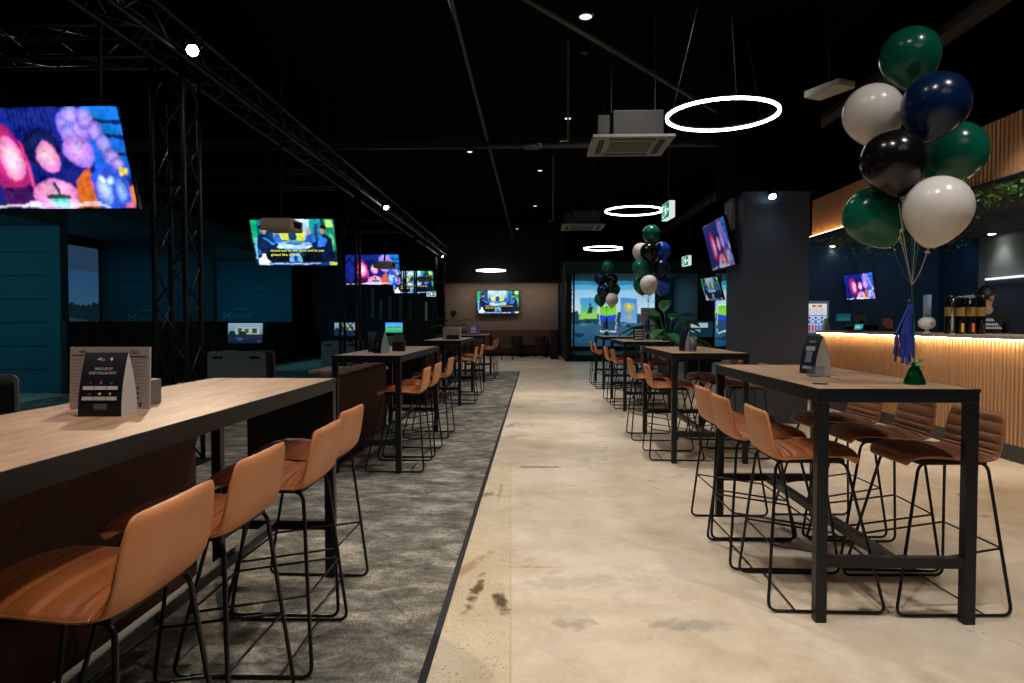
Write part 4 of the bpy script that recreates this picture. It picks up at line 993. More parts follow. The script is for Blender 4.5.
# drinks fridge
t = empty('drinks_fridge', (at(814.5, 316, 12.2).x, 12.1, 1.115), 0, 'small glass fronted drinks fridge on the back counter', 'fridge')
MB().box((-.21, 0, .0), (.21, .34, .60), mat('fridge grey', (170, 176, 178), .4), bev=.01).build('cabinet', t)
cs = [('r', 0, 0, 1, 1, (150, 200, 235), (210, 230, 245)), ('r', .05, .86, .95, .98, (235, 240, 245)), ('r', .25, .88, .75, .96, (225, 90, 60)), ('e', .5, .92, .1, .035, (245, 210, 60))]
for rr_, (z0, cc) in enumerate(((.60, ((240, 190, 200), (230, 230, 240))), (.34, ((30, 70, 190), (200, 215, 240))), (.06, ((200, 60, 50), (40, 110, 220))))):
    cs.append(('r', 0, z0 - .03, 1, z0 - .005, (90, 110, 130)))
    for k in range(6): cs += [('r', .06 + k * .155, z0, .17 + k * .155, z0 + .20, cc[(k // 3) % 2 if rr_ == 2 else k % 2]), ('r', .07 + k * .155, z0 + .08, .16 + k * .155, z0 + .13, cc[(k + 1) % 2])]
art('glass_door', cs, .34, .50, artmat('fridge glow', .8), t, T(0, 0, .30), y0=-.004)
# point of sale
t = empty('till_terminal', (5.05, 10.7, BT), math.radians(20), 'black till terminal with cyan lit display on the bar', 'till')
MB().box((-.18, -.13, 0), (.18, .15, .09), BLACKG, bev=.01).build('base', t); art('customer_screen', [('r', 0, 0, 1, 1, (40, 190, 200)), ('r', .1, .3, .7, .7, (200, 245, 245))], .16, .09, SCRD, t, T(-.22, -.14, .06) @ R(.3, 'X'))
MB().box((-.02, 0, .09), (.02, .03, .16), BLACK).build('stand', t)
MB().box((-.13, -.02, .12), (.13, .03, .26), mat('till brown back', (70, 60, 58), .6), M=R(-.35, 'X'), bev=.006).build('screen_housing', t)
t = empty('tablet_stand', (4.72, 10.62, BT), math.radians(-24), 'tilted tablet on a stand beside the till', 'tablet')
art('screen', [('r', 0, 0, 1, 1, (20, 90, 110)), ('r', .1, .1, .9, .5, (30, 120, 130))], .2, .13, SCRD, t, T(0, 0, .20) @ R(-.5, 'X'), y0=-.008); MB().box((-.11, -.006, -.075), (.11, .006, .075), BLACK, M=T(0, 0, .20) @ R(-.5, 'X')).build('casing', t); MB().tube([(0, .02, 0), (0, .02, .18)], .01, BLACK).build('stand', t)
tag(MB().prism([(-.05, 0), (.05, 0), (.01, .19), (-.01, .19)], 1, -.05, .05, mat('card white', (214, 206, 198), .6)).build('table_card', loc=(at(826, 325, 11.0).x, 11.0, BT)), 'white folded card standing at the bar corner', 'card')
MB2 = MB().box((-.22, -.14, 0), (.22, .14, .02), BLACK, bev=.004).build('bar_mat', loc=(4.62 + .14, 9.9, BT)); tag(MB2, 'black rubber bar mat on the counter', 'mat')
# taps
def tap(px, label, cc):
    p = at(px, 331, 7.85)
    t = empty('beer_tap', (p.x, 7.85, BT), 0, label, 'beer tap', 'black beer taps with gold bands')
    MB().lathe([(.045, 0), (.048, .01), (.046, .20), (.046, .36), (.042, .41), (.036, .43)], BLACKG, 20).build('tap_body', t, 'auto')
    MB().lathe([(.0475, .20), (.048, .205), (.048, .295), (.0475, .30)], mat('brass band', (190, 150, 80), .3, .6), 20).build('label_band', t)
    MB().lathe([(.006, 0), (.007, .04), (.005, .05)], CHROME, 8, M=T(-.02, -.05, .12)).build('spout', t)
    MB().box((-.012, -.062, .02), (.012, -.046, .12), mat('tap stripe %d' % cc[0], cc, .4)).build('handle', t)
for px, lb, cc in ((949, 'first black beer tap from the white dispenser', (30, 30, 34)), (959.5, 'second black beer tap, beside the chrome arc', (224, 176, 60)), (970, 'third black beer tap with orange handle', (220, 110, 50)), (980.5, 'fourth black beer tap in front of the bartender', (40, 40, 44))): tap(px, lb, cc)
p = at(961, 318, 7.75)
t = empty('tap_arch', (p.x, 7.74, BT), 0, 'shiny chrome swan neck arch over the beer taps', 'tap')
MB().tube(fillet([(-.10, 0, 0), (-.10, 0, .42), (.09, 0, .42), (.09, 0, .34)], .09, 8), .012, CHROME, 12).build('neck', t, True); MB().lathe([(.03, 0), (.03, .01), (.015, .02)], CHROME, 16, M=T(-.10, 0, 0)).build('base', t, True); MB().box((.0, -.02, .405), (.14, .02, .435), CHROME, bev=.008).build('crossbar', t)
p = at(927, 323, 8.1)
t = empty('drink_dispenser', (p.x, 8.1, BT), 0, 'round white dispenser with clear upright tube on the bar', 'dispenser')
MB().lathe([(.04, 0), (.05, .01), (.02, .03), (.02, .05), (.06, .062), (.085, .085), (.092, .12), (.085, .155), (.06, .18), (.03, .19)], mat('gloss white', (225, 222, 216), .25), 28).build('bowl', t, True)
MB().lathe([(.042, .19), (.042, .44), (.038, .45)], mat('clear tube', (170, 205, 240), .12, trans=.35), 20).build('tube', t, True)
art('emblem', [('p', [(.2, .1), (.45, .5), (.35, .9), (.6, .6), (.8, .8), (.6, .4), (.7, .1), (.45, .35)], (40, 40, 44))], .06, .06, PRINT, t, T(0, -.092, .12))

# ------------------------------------------------------------------ people behind the bar
SKIN = mat('warm skin', (168, 116, 90), .55, noise=(20, (160, 108, 84))); HAIR = mat('black hair', (14, 12, 13), .55); SHIRT = mat('black cotton', (16, 17, 20), .9); TROU = mat('dark trousers', (26, 28, 34), .9)
def skin(name, verts, edges, rad, m, parent, lvl=2, root=0):
    me = bpy.data.meshes.new(name); me.from_pydata(verts, edges, []); o = bpy.data.objects.new(name, me); COL.objects.link(o)
    o.modifiers.new('skin', 'SKIN').use_smooth_shade = True
    for i, r in enumerate(rad):
        r = r if isinstance(r, tuple) else (r, r); me.skin_vertices[0].data[i].radius = r
    me.skin_vertices[0].data[root].use_root = True
    s = o.modifiers.new('sub', 'SUBSURF'); s.levels = lvl; s.render_levels = lvl
    bpy.context.view_layer.update()
    em = bpy.data.meshes.new_from_object(o.evaluated_get(bpy.context.evaluated_depsgraph_get()))
    vs = [v.co[:] for v in em.vertices]; fs = [tuple(p.vertices) for p in em.polygons]
    bpy.data.objects.remove(o); bpy.data.meshes.remove(em); return vs, fs
def ell(rx, ry, rz, M, n=16, k=12, f=None):
    vs = []; fs = []
    for i in range(k + 1):
        a = PI * i / k
        for j in range(n):
            b = 2 * PI * j / n; v = Vector((rx * math.sin(a) * math.cos(b), ry * math.sin(a) * math.sin(b), rz * math.cos(a)))
            vs.append(M @ v)
    for i in range(k):
        for j in range(n): fs.append((i * n + j, (i + 1) * n + j, (i + 1) * n + (j + 1) % n, i * n + (j + 1) % n))
    return vs, fs
def person(loc, rz, seated, headyaw, headpitch, label, armpose, writing=False, tall=1.0):
    """figure facing -Y before rotation"""
    t = empty('person', loc, rz, label, 'person', 'bar staff behind the counter')
    z0 = 0 if not seated else -.28
    hip = .93 + z0; sh = 1.42 + z0; nk = 1.50 + z0; hd = 1.645 + z0
    V = [(0, 0, hip), (0, 0, hip + .18), (0, -.01, hip + .36), (0, 0, sh + .02), (0, -.005, nk + .03), (0, -.015, hd - .02)]
    E = [(0, 1), (1, 2), (2, 3), (3, 4), (4, 5)]; Rr = [(.15, .11), (.13, .10), (.155, .115), (.10, .085), (.052, .055), (.06, .07)]
    arms = []
    for s in (-1, 1):
        a = armpose[0 if s < 0 else 1]; b = len(V)
        V += [(s * .17, 0, sh - .01), (s * .225, a[0][1] * .5, (sh + a[0][2] + z0) / 2), (s * .235 + a[0][0], a[0][1], a[0][2] + z0), (s * .22 + a[1][0], a[1][1], a[1][2] + z0), (s * .22 + a[2][0], a[2][1], a[2][2] + z0)]
        E += [(3, b), (b, b + 1), (b + 1, b + 2), (b + 2, b + 3), (b + 3, b + 4)]; Rr += [.062, .050, .042, .030, .034]
        # hand: palm and fingers
        p3 = Vector(V[b + 3]); p4 = Vector(V[b + 4]); d = (p4 - p3).normalized(); sd = Vector((1, 0, 0))
        arms.append((p3, p4, d, sd, s))
    for s in (-1, 1):
        b = len(V)
        if seated: V += [(s * .10, -.02, hip - .05), (s * .13, -.40, hip - .06), (s * .13, -.38, .08), (s * .13, -.50, .035)]
        else: V += [(s * .10, 0, hip - .08), (s * .11, -.01, .50), (s * .11, .02, .09), (s * .12, -.13, .035)]
        E += [(0, b), (b, b + 1), (b + 1, b + 2), (b + 2, b + 3)]; Rr += [.10, .065, .045, .04]
    bv, bf = skin('figure', V, E, Rr, SKIN, t)
    m = MB(); m.add(bv, bf, SKIN)
    HM = T(0, -.02, hd) @ R(headyaw, 'Z') @ R(headpitch, 'X')
    def addell(rx, ry, rz_, c, sk=SKIN, n=18, k=12):
        v, f = ell(rx, ry, rz_, HM @ T(*c), n, k); m.add(v, f, sk)
    addell(.076, .095, .115, (0, 0, .02)); addell(.058, .07, .07, (0, -.025, -.055)); addell(.013, .022, .026, (0, -.095, -.008)); addell(.024, .012, .008, (0, -.088, -.052))
    for s in (-1, 1): addell(.010, .02, .032, (s * .078, .005, 0)); addell(.014, .01, .009, (s * .03, -.088, .02))
    for (p3, p4, d, sd, s) in arms:
        for k in range(4):
            o = p4 + sd * (-.024 + .016 * k); L = (.062, .072, .068, .052)[k]
            m.tube([o - d * .01, o + d * L * .5 + Vector((0, 0, -.004)), o + d * L * .85 + Vector((0, 0, -.022)), o + d * L * .8 + Vector((0, 0, -.04))], .0085, SKIN, 8, r2=.0065)
        o = p4 - d * .03 - sd * s * .03
        m.tube([o, o + d * .03 - sd * s * .022, o + d * .06 - sd * s * .018], .010, SKIN, 8, r2=.008)
    b = m.build('body', t, True); b.name = 'body'
    md = b.modifiers.new('fuse', 'REMESH'); md.mode = 'VOXEL'; md.voxel_size = .0075; md.use_smooth_shade = True
    # eyes (with the hair, as small dark parts)
    e = MB()
    for s in (-1, 1): v, f = ell(.011, .006, .006, HM @ T(s * .03, -.0965, .02), 10, 8); e.add(v, f, mat('dark eye', (20, 14, 12), .2))
    e.build('eyes', t, True)
    hm = MB(); v, f = ell(.086, .103, .112, HM @ T(0, .014, .040), 24, 16)
    vv = []
    for q in v:
        lq = (HM.inverted() @ Vector(q)); wob = .004 * math.sin(lq.x * 90) * math.sin(lq.z * 80 + lq.y * 50); vv.append(tuple(HM @ (lq * (1 + wob / .1))))
    # keep only the cap that is above the hairline
    keep = [g for g in f if all((lambda L: L.z > .045 or (L.y > -.02 + (.03 - L.z) * .35 and L.z > -.045))(HM.inverted() @ Vector(vv[i])) for i in g)]
    hm.add(vv, keep, HAIR); ho = hm.build('hair', t, True); so = ho.modifiers.new('thick', 'SOLIDIFY'); so.thickness = .016; so.offset = -1
    # shirt
    V2 = [(0, 0, hip - .02), (0, 0, hip + .18), (0, -.01, hip + .36), (0, 0, sh + .015), (0, 0, nk + .035)]; E2 = [(0, 1), (1, 2), (2, 3), (3, 4)]; R2_ = [(.172, .132), (.158, .126), (.186, .142), (.140, .118), (.070, .070)]
    for s in (-1, 1):
        a = armpose[0 if s < 0 else 1]; b0 = len(V2); V2 += [(s * .172, 0, sh - .005), (s * .228, a[0][1] * .5, (sh + a[0][2] + z0) / 2), (s * .233 + a[0][0] * .8, a[0][1] * .8, (sh + (a[0][2] + z0) * 3.2) / 4.2)]; E2 += [(3, b0), (b0, b0 + 1), (b0 + 1, b0 + 2)]; R2_ += [.086, .072, .064]
    sv, sf = skin('shirt', V2, E2, R2_, SHIRT, t); MB2_ = MB(); MB2_.add(sv, sf, SHIRT); so = MB2_.build('shirt', t, True)
    V3 = [(0, 0, hip + .04), (0, 0, hip - .03)]; E3 = [(0, 1)]; R3_ = [(.160, .125), (.15, .125)]
    for s in (-1, 1):
        b0 = len(V3); V3 += ([(s * .10, -.02, hip - .05), (s * .13, -.40, hip - .06), (s * .13, -.38, .10)] if seated else [(s * .10, 0, hip - .08), (s * .11, -.01, .50), (s * .11, .02, .08)]); E3 += [(1, b0), (b0, b0 + 1), (b0 + 1, b0 + 2)]; R3_ += [.115, .08, .065]
    tv_, tf_ = skin('trousers', V3, E3, R3_, TROU, t); q = MB(); q.add(tv_, tf_, TROU); q.build('trousers', t, True)
    sh_ = MB()
    for s in (-1, 1): sh_.box((s * .125 - .05, (-.62 if seated else -.20), 0), (s * .125 + .05, (-.34 if seated else .07), .085), BLACK, bev=.025)
    sh_.build('shoes', t, 'auto')
    if writing:   # pale illegible script across the back (facing +Y side)
        W_ = (225, 225, 222); a2 = []
        r4 = random.Random(2)
        for row, (u0, u1, v_) in enumerate(((.10, .62, .70), (.18, .80, .42), (.05, .95, .20))):
            u = u0
            while u < u1:
                h = .16 + r4.random() * .14; a2 += [('e', u, v_, .025, h * .5, W_, .4), ('e', u + .045, v_ - .02, .04, .035, W_, -.3)]; u += .085
        art('back_print', a2, .26, .19, PRINT, t, T(0, .163, sh - .085) @ R(PI, 'Z') @ R(.06, 'X'))
    return t
down = [((.03, .02, 1.13), (.02, -.18, .98), (.02, -.25, .95)), ((.0, -.10, 1.14), (-.06, -.33, 1.08), (-.08, -.42, 1.09))]
person((5.56, 8.62, 0), math.radians(180 - 20), False, math.radians(-55), math.radians(14), 'person in black printed T-shirt behind the taps, looking down', [((-.0, -.12, 1.15), (.04, -.36, 1.16), (.05, -.45, 1.18)), ((.0, -.12, 1.15), (-.06, -.36, 1.14), (-.08, -.45, 1.16))], True)
person((5.86, 11.5, 0), math.radians(-80), True, math.radians(0), math.radians(14), 'person with dark hair bending low behind the bar counter', [((-.0, -.10, 1.13), (.04, -.32, 1.05), (.05, -.40, 1.04)), ((.0, -.10, 1.13), (-.04, -.32, 1.05), (-.05, -.40, 1.04))])
tag(MB().lathe([(.17, .0), (.17, .015), (.03, .03), (.03, .44), (.16, .46), (.16, .475)], METAL, 20).build('work_stool', loc=(5.90, 11.5, 0)), 'round stool under the person bending behind the bar', 'stool')

# ------------------------------------------------------------------ balloons
BC = {'green': mat('dark green latex', (12, 92, 72), .2, 0, .4), 'navy': mat('navy latex', (8, 30, 64), .2, 0, .4), 'blue': mat('blue latex', (20, 70, 180), .2, 0, .4),
      'black': mat('black latex', (14, 12, 13), .18, 0, .4), 'white': mat('white latex', (214, 209, 202), .25, 0, .4)}
def bal_prof(Rb):
    out = []
    for i in range(25):
        a = PI * i / 24; z = math.cos(a); r = math.sin(a)
        if z < 0: r *= (1 - .34 * z * z); z *= 1.29
        out.append((max(r * Rb, .004), z * Rb))
    return out[::-1]
def balloon(c, Rb, tail, colname, tie, label, group, ribbon=True):
    c = Vector(c); tail = Vector(tail).normalized()
    M = (-tail).to_track_quat('Z', 'Y').to_matrix().to_4x4(); m = BC[colname]
    t = empty('balloon', c, 0, label, 'balloon', group)
    pr = bal_prof(Rb); MB().lathe(pr, m, 36, M=M).build('balloon_skin', t, True)
    zt = -1.29 * Rb
    MB().lathe([(.013, zt - .022), (.010, zt - .018), (.004, zt - .008), (.007, zt)], m, 12, M=M).build('knot', t, True)
    if ribbon:
        k = M @ Vector((0, 0, zt - .01)); e = Vector(tie) - c; pts = []
        for i in range(9):
            f = i / 8; pts.append(k * (1 - f) + e * f + Vector((0, 0, -.02 * math.sin(PI * f))))
        MB().tube(pts, .0022, mat('ribbon %s' % ('green' if colname == 'green' else 'pale'), (40, 130, 90) if colname == 'green' else (190, 180, 170), .4), 5).build('ribbon', t)
    return t
GB = 'latex balloons of the large front bouquet'
tie = at(912, 285, 3.3)
for (px, py, Y, rp, cn, tx, tz, lb) in (
        (910, 56, 3.46, 29.5, 'green', .1, -1, 'dark green balloon topmost in the large front bouquet'),
        (936, 104, 3.19, 33, 'navy', -.35, -1, 'navy blue balloon below the topmost green one'),
        (873, 113, 3.45, 30, 'white', .25, -1, 'white balloon at the upper side of the large bouquet'),
        (893, 160, 3.17, 32, 'black', .15, -1, 'shiny black balloon in the middle of the large bouquet'),
        (955, 152, 3.42, 31.5, 'green', -.9, -1, 'green balloon tilted towards the bar fascia'),
        (873, 216, 3.36, 30, 'green', .62, -1, 'dark green balloon lowest on the aisle side of the bouquet'),
        (938, 208, 3.09, 33.5, 'white', -.22, -1, 'white balloon lowest and frontmost in the large bouquet')):
    balloon(at(px, py, Y), rp * .92 * Y / 683, (tx, 0, tz), cn, tie, lb, GB)
def weight(c, s, label, group):
    t = empty('balloon_weight', c, 0, label, 'balloon weight', group)
    F = mat('green foil', (10, 130, 70), .18, .9)
    MB().lathe([(.036 * s, 0), (.040 * s, .004), (.032 * s, .03 * s), (.020 * s, .062 * s), (.014 * s, .072 * s)], F, 32, flute=.10, fk=8).build('foil_body', t)
    m = MB()
    r5 = random.Random(11)
    for k in range(26):
        a = r5.uniform(0, 2 * PI); l = r5.uniform(.03, .06) * s; z = .07 * s; d = Vector((math.cos(a), math.sin(a), r5.uniform(.1, 1.2))).normalized()
        p = Vector((0, 0, z)); q = p + d * l * .6; r_ = p + d * l + Vector((0, 0, -.012 * s)); n = d.cross(Vector((0, 0, 1))).normalized() * .004 * s
        m.add([p - n, p + n, q + n * 1.3, q - n * 1.3, r_ + n * .5, r_ - n * .5], [(0, 1, 2, 3), (3, 2, 4, 5)], F)
    m.build('foil_frill', t)
    return t
def tassel(top, L, label, group, n=34):
    t = empty('tassel', top, 0, label, 'tassel', group); m = MB(); r6 = random.Random(4); B_ = mat('royal blue tassel', (24, 52, 150), .6)
    for k in range(n):
        a = r6.uniform(0, 2 * PI); sp = r6.uniform(.01, .05) * L / .28; sx = -.012 if k % 3 else -.03
        pts = [Vector((0, 0, 0)), Vector((math.cos(a) * sp * .3, math.sin(a) * sp * .3, -L * .12)), Vector((math.cos(a) * sp * .8 + sx, math.sin(a) * sp * .6, -L * .5)), Vector((math.cos(a) * sp + sx, math.sin(a) * sp * .8, -L * r6.uniform(.82, 1)))]
        n_ = Vector((math.cos(a + 1.57), math.sin(a + 1.57), 0)) * .006 * L / .28; vs = []
        for p in pts: vs += [p - n_, p + n_]
        m.add(vs, [(2 * i, 2 * i + 1, 2 * i + 3, 2 * i + 2) for i in range(3)], B_)
    m.build('fringe', t); MB().lathe([(.008, -.012), (.010, -.006), (.006, .008)], mat('navy tie', (40, 50, 90), .4, .2), 12).build('binding', t, True)
    return t
wp = at(914.5, 383, 3.3); wp.z = TZ + .001
weight(wp, 1.15, 'shiny green foil weight holding the large balloon bouquet', 'green foil balloon weights')
t = tag(MB().tube([wp + Vector((0, 0, .08)), (wp + tie) / 2 + Vector((.004, 0, 0)), tie], .0042, mat('ribbon green', (40, 130, 90), .4), 6).build('balloon_ribbon'), 'shared green curling ribbon rising from the front weight', 'ribbon')
tassel(at(910, 301, 3.28), .30, 'blue tassel hanging over the front balloon weight', 'blue tassels under the bouquets')
def bouquet(px, zt, Y, items, rp, names, bn, x_w):
    w_ = Vector((x_w, Y, zt + .001)); tie_ = w_ + Vector((0, 0, .62))
    weight(w_, 1.15, f'green foil weight under the {bn}', 'green foil balloon weights')
    tag(MB().tube([w_ + Vector((0, 0, .08)), (w_ + tie_) / 2 + Vector((.004, 0, 0)), tie_], .0045, mat('ribbon green', (40, 130, 90), .4), 6).build('balloon_ribbon'), f'shared green ribbon of the {bn}', 'ribbon')
    tassel(w_ + Vector((0, -.02, .42)), .30, f'blue tassel under the {bn}', 'blue tassels under the bouquets', 26)
    for (x, y, dy, cn, pos) in items:
        p = at(x, y, Y + dy); v = tie_ - p
        balloon(p, rp * Y / 683, (v.x * .6, 0, -1), cn, tie_, f'{pos} balloon of the {bn}', f'latex balloons of the {bn}')
bouquet(649, TZ, 11.75, [(651.5, 233.5, .0, 'green', 'topmost green'), (641, 251.5, .22, 'white', 'white upper'), (649, 251.5, -.08, 'black', 'black central'), (662, 250.5, .14, 'blue', 'bright blue upper'),
                         (641, 267.5, -.05, 'green', 'green second row'), (661, 268, .0, 'navy', 'navy second row'), (642, 284.5, .12, 'green', 'green lowest'), (662.5, 285, .1, 'blue', 'blue lowest'), (649, 284, -.22, 'white', 'white lowest frontmost')], 8.7, None, 'middle sized bouquet', at(648, 340, 11.75).x)
bouquet(608, TZ, 15.1, [(608, 266.5, 0, 'green', 'topmost green'), (600.5, 278.5, .1, 'navy', 'navy upper'), (611.5, 280, -.12, 'black', 'black central'), (603, 290.5, -.05, 'navy', 'navy second row'), (614, 289.5, .1, 'green', 'green second row'),
                        (600.5, 299, .1, 'green', 'green lowest'), (612, 299.5, -.2, 'white', 'white lowest')], 6.2, None, 'smallest far bouquet', at(606.5, 338, 15.1).x)

# ------------------------------------------------------------------ menus and table items
NV = (7, 9, 26); WC = (196, 190, 186)  # navy print darkened to look backlit
def a_tent(W_, Hh, D, front, side, nm):
    """curved sided A-frame card, printed faces to -Y and +Y"""
    pass
def tent(loc, rz, W_, Hh, D, label, body, print_shapes, group='folded menu cards on the bar tables', name='menu_card'):
    t = empty(name, loc, rz, label, 'menu card', group)
    n = 10; prof = []
    for i in range(n + 1):
        f = i / n; prof.append((-D / 2 * (1 - f ** 1.9), Hh * f))
    for i in range(n - 1, -1, -1): prof.append((-prof[i][0], prof[i][1]))
    m = MB(); m.prism(prof, 0, -W_ / 2, W_ / 2, body); 
    # dark printed skin on the curved faces
    dk = MB(); D_ = mat('dark printed card', NV, .45)
    for s in (1, -1):
        rows = [[(x, s * (prof[i][0] - .0015), prof[i][1]) for x in (-W_ / 2, W_ / 2)] for i in range(n + 1)]
        dk.grid(rows if s > 0 else [r[::-1] for r in rows], D_)
    m.build('card_body', t); dk.build('printed_face', t)
    if print_shapes:
        sh = art('lettering', print_shapes, W_ * .96, Hh * .96, PRINT, t, None, step=.0002)
        me = sh.data
        for v in me.vertices:
            z = v.co.z + Hh * .5; f = max(0, min(1, z / Hh)); v.co.z = z; v.co.y = -D / 2 * (1 - f ** 1.9) - .0035 + v.co.y
    return t
TXT = [('p', [(.30, .905), (.36, .90), (.44, .925), (.37, .935), (.30, .90)], WC), ('t', 'GOLF', .38, .885, .028, WC, .12), ('e', .66, .915, .035, .025, WC),
       ('t', 'MAKE USE OF', .30, .735, .045, WC, .42), ('t', 'EVERY DOLLAR SPENT', .18, .665, .045, WC, .66),
       ('e', .25, .52, .04, .02, (70, 60, 90)), ('e', .5, .53, .03, .03, (180, 60, 90)), ('e', .75, .52, .04, .02, (60, 90, 110)),
       ('r', .08, .415, .34, .475, WC), ('r', .355, .415, .645, .475, WC), ('r', .66, .415, .92, .475, WC),
       ('e', .25, .345, .04, .02, (90, 70, 50)), ('e', .5, .35, .04, .02, (190, 190, 180)), ('e', .75, .35, .03, .022, (230, 160, 60)),
       ('r', .08, .245, .34, .305, WC), ('r', .355, .245, .645, .305, WC), ('r', .66, .245, .92, .305, WC)]
for k in range(4): TXT.append(('r', .36 + .03 * (k % 2), .175 - .025 * k, .70, .183 - .025 * k, (150, 148, 160)))
LIGHTC = mat('white card', (198, 194, 190), .6)
p = at(110, 416, 2.15); 
tent((at(108.5, 415, 2.13).x, 2.13, TZ + .001), math.radians(3), .134, .198, .095, 'dark navy folded menu card standing at the front carpet table', LIGHTC, TXT)
# caddy with two menus behind it
cx = at(113.5, 408, 2.30).x
t = empty('menu_caddy', (cx, 2.30, TZ + .001), math.radians(2), 'grey caddy with upright paper menus behind the navy card', 'menu holder')
MB().box((-.16, .05, 0), (.085, .16, .088), mat('warm grey box', (116, 108, 104), .6), bev=.004).build('holder', t)
o = empty('paper_menu', (cx - .0, 2.28, TZ + .001), math.radians(2), 'wide printed paper menu leaning before the grey caddy', 'menu')
def menu_art():
    s = [('r', 0, 0, 1, 1, (168, 156, 150)), ('r', .02, .86, .30, .875, (60, 50, 56)), ('r', .72, .84, .98, .855, (70, 50, 90)), ('e', .16, .93, .05, .015, (120, 90, 90)), ('e', .82, .93, .06, .02, (130, 120, 150))]  # paper tone lowered to carry the shade of a backlit sheet
    for k in range(13):
        v = .79 - k * .055; s += [('r', .03, v, .26, v + .008, (110, 96, 92)), ('r', .74, v, .96, v + .010, (130, 120, 130))]
    for k in range(4): s.append(('e', .90, .33 - .08 * k, .02, .016, (70, 60, 70)))
    s.append(('r', .92, .03, .95, .10, (40, 36, 50))); return s
art('printed_sheet', menu_art(), .270, .208, PRINT, o, T(0, 0, .105) @ R(-.05, 'X')); MB().box((-.136, .0015, .0), (.136, .006, .210), LIGHTC, M=R(-.05, 'X')).build('sheet_back', o)
# table two on the carpet: dark menus
DM = [('t', 'GOLF MENU', .2, .62, .07, (120, 120, 130), .6), ('r', .35, .3, .62, .5, (110, 108, 112)), ('r', .2, .2, .8, .23, (90, 90, 100))]
tent((at(376, 352, 6.75).x, 6.75, TZ + .001), .2, .15, .20, .09, 'dark menu card beside the pale edged one on the second table', mat('slate card', (60, 64, 92), .6), DM)
tent((at(384.5, 354, 6.5).x - .02, 6.45, TZ + .001), math.radians(-40), .12, .21, .10, 'menu card with pale edge and blue face on the second table', mat('pale teal card', (120, 140, 140), .6), DM)
t = empty('condiment_caddy', (at(399, 352, 6.9).x, 6.9, TZ + .001), 0, 'dark condiment caddy with papers on the second carpet table', 'caddy')
MB().box((-.06, -.05, 0), (.06, .05, .10), BLACK, bev=.004).build('holder', t); MB().box((-.05, -.01, .02), (.05, .0, .17), mat('dim paper', (110, 108, 104), .7)).build('paper_menu', t)
# table three
t = empty('condiment_caddy', (at(452, 338, 11.6).x, 11.6, TZ + .001), 0, 'pale grey condiment caddy on the third carpet table', 'caddy')
MB().box((-.15, -.06, 0), (.15, .06, .20), mat('caddy grey', (150, 146, 148), .6), bev=.006).build('holder', t); MB().box((-.08, -.075, .0), (.12, -.06, .075), BLACK, bev=.003).build('front_tray', t)
t = empty('menu_caddy', (at(473.5, 333, 15.8).x, 15.8, TZ + .001), 0, 'purple and white menu stand on the fourth carpet table', 'menu holder')
art('printed_face', [('r', 0, 0, 1, 1, (110, 92, 150)), ('r', .25, .55, .75, .72, (220, 210, 230)), ('r', .25, .25, .75, .4, (200, 190, 215)), ('r', .3, .82, .7, .9, (230, 225, 240))], .26, .20, PRINT, t, T(0, 0, .105)); MB().box((-.14, .002, 0), (.14, .06, .21), mat('lilac card', (120, 104, 160), .6)).build('holder', t)
# front balloon table: rotated card with clear stand
tent((at(815, 372, 3.95).x, 3.95, TZ + .001), math.radians(-76), .14, .215, .10, 'folded card turned sideways on the front balloon table', LIGHTC, [('r', .2, .62, .8, .74, (150, 150, 170)), ('r', .3, .3, .7, .6, (110, 110, 130)), ('r', .2, .12, .8, .2, (150, 150, 170)), ('t', 'GOLF', .3, .84, .06, WC, .4)])
t = empty('acrylic_holder', (at(820, 374, 3.72).x, 3.74, TZ + .001), math.radians(8), 'low clear acrylic holder before the sideways card', 'holder')
MB().box((-.05, -.03, 0), (.05, .03, .004), mat('clear acrylic', (225, 230, 235), .05, trans=.92), bev=.001).box((-.05, -.03, .004), (.05, -.027, .055), mat('clear acrylic')).box((-.05, .027, .004), (.05, .03, .055), mat('clear acrylic')).build('holder_shell', t)
tag(MB().lathe([(.035, .0), (.035, .003)], BLACK, 24).build('table_socket', loc=(1.36, 3.30, TZ + .0005)), 'flat black disc at the corner of the front balloon table', 'socket')
# second concrete table: white pointed card and tumbler
tent((at(685.5, 350, 7.05).x, 7.05, TZ + .001), math.radians(-75), .13, .205, .075, 'white pointed card beside the tumbler on the second table', LIGHTC, None)
t = empty('tumbler', (at(692.8, 350, 6.95).x, 6.95, TZ + .001), 0, 'clear tumbler of cutlery and red sauce beside the white card', 'tumbler')
MB().lathe([(.034, 0), (.036, .01), (.042, .15), (.040, .15), (.034, .012), (.002, .010)], mat('clear tube2', (200, 206, 214), .1, trans=.8), 20).build('glass', t, True); MB().lathe([(.026, .012), (.028, .05), (.02, .055)], mat('red sauce', (150, 50, 36), .4), 16).build('contents', t, True)
MB().box((-.02, -.004, .055), (.022, .004, .175), mat('blue napkin', (90, 100, 140), .7)).build('napkin', t)
# third concrete table: striped menu stand
t = empty('menu_caddy', (at(638.5, 338, 11.3).x, 11.3, TZ + .001), 0, 'striped dark and white menu stand beside the middle bouquet', 'menu holder')
sa = [('r', 0, 0, 1, 1, (34, 30, 56))] + [('r', .08, .08 + k * .2, .92, .17 + k * .2, (206, 200, 205)) for k in range(4)]
art('printed_face', sa, .15, .22, PRINT, t, T(0, 0, .115)); MB().box((-.08, .002, 0), (.08, .06, .225), mat('dark printed card', NV)).build('holder', t)

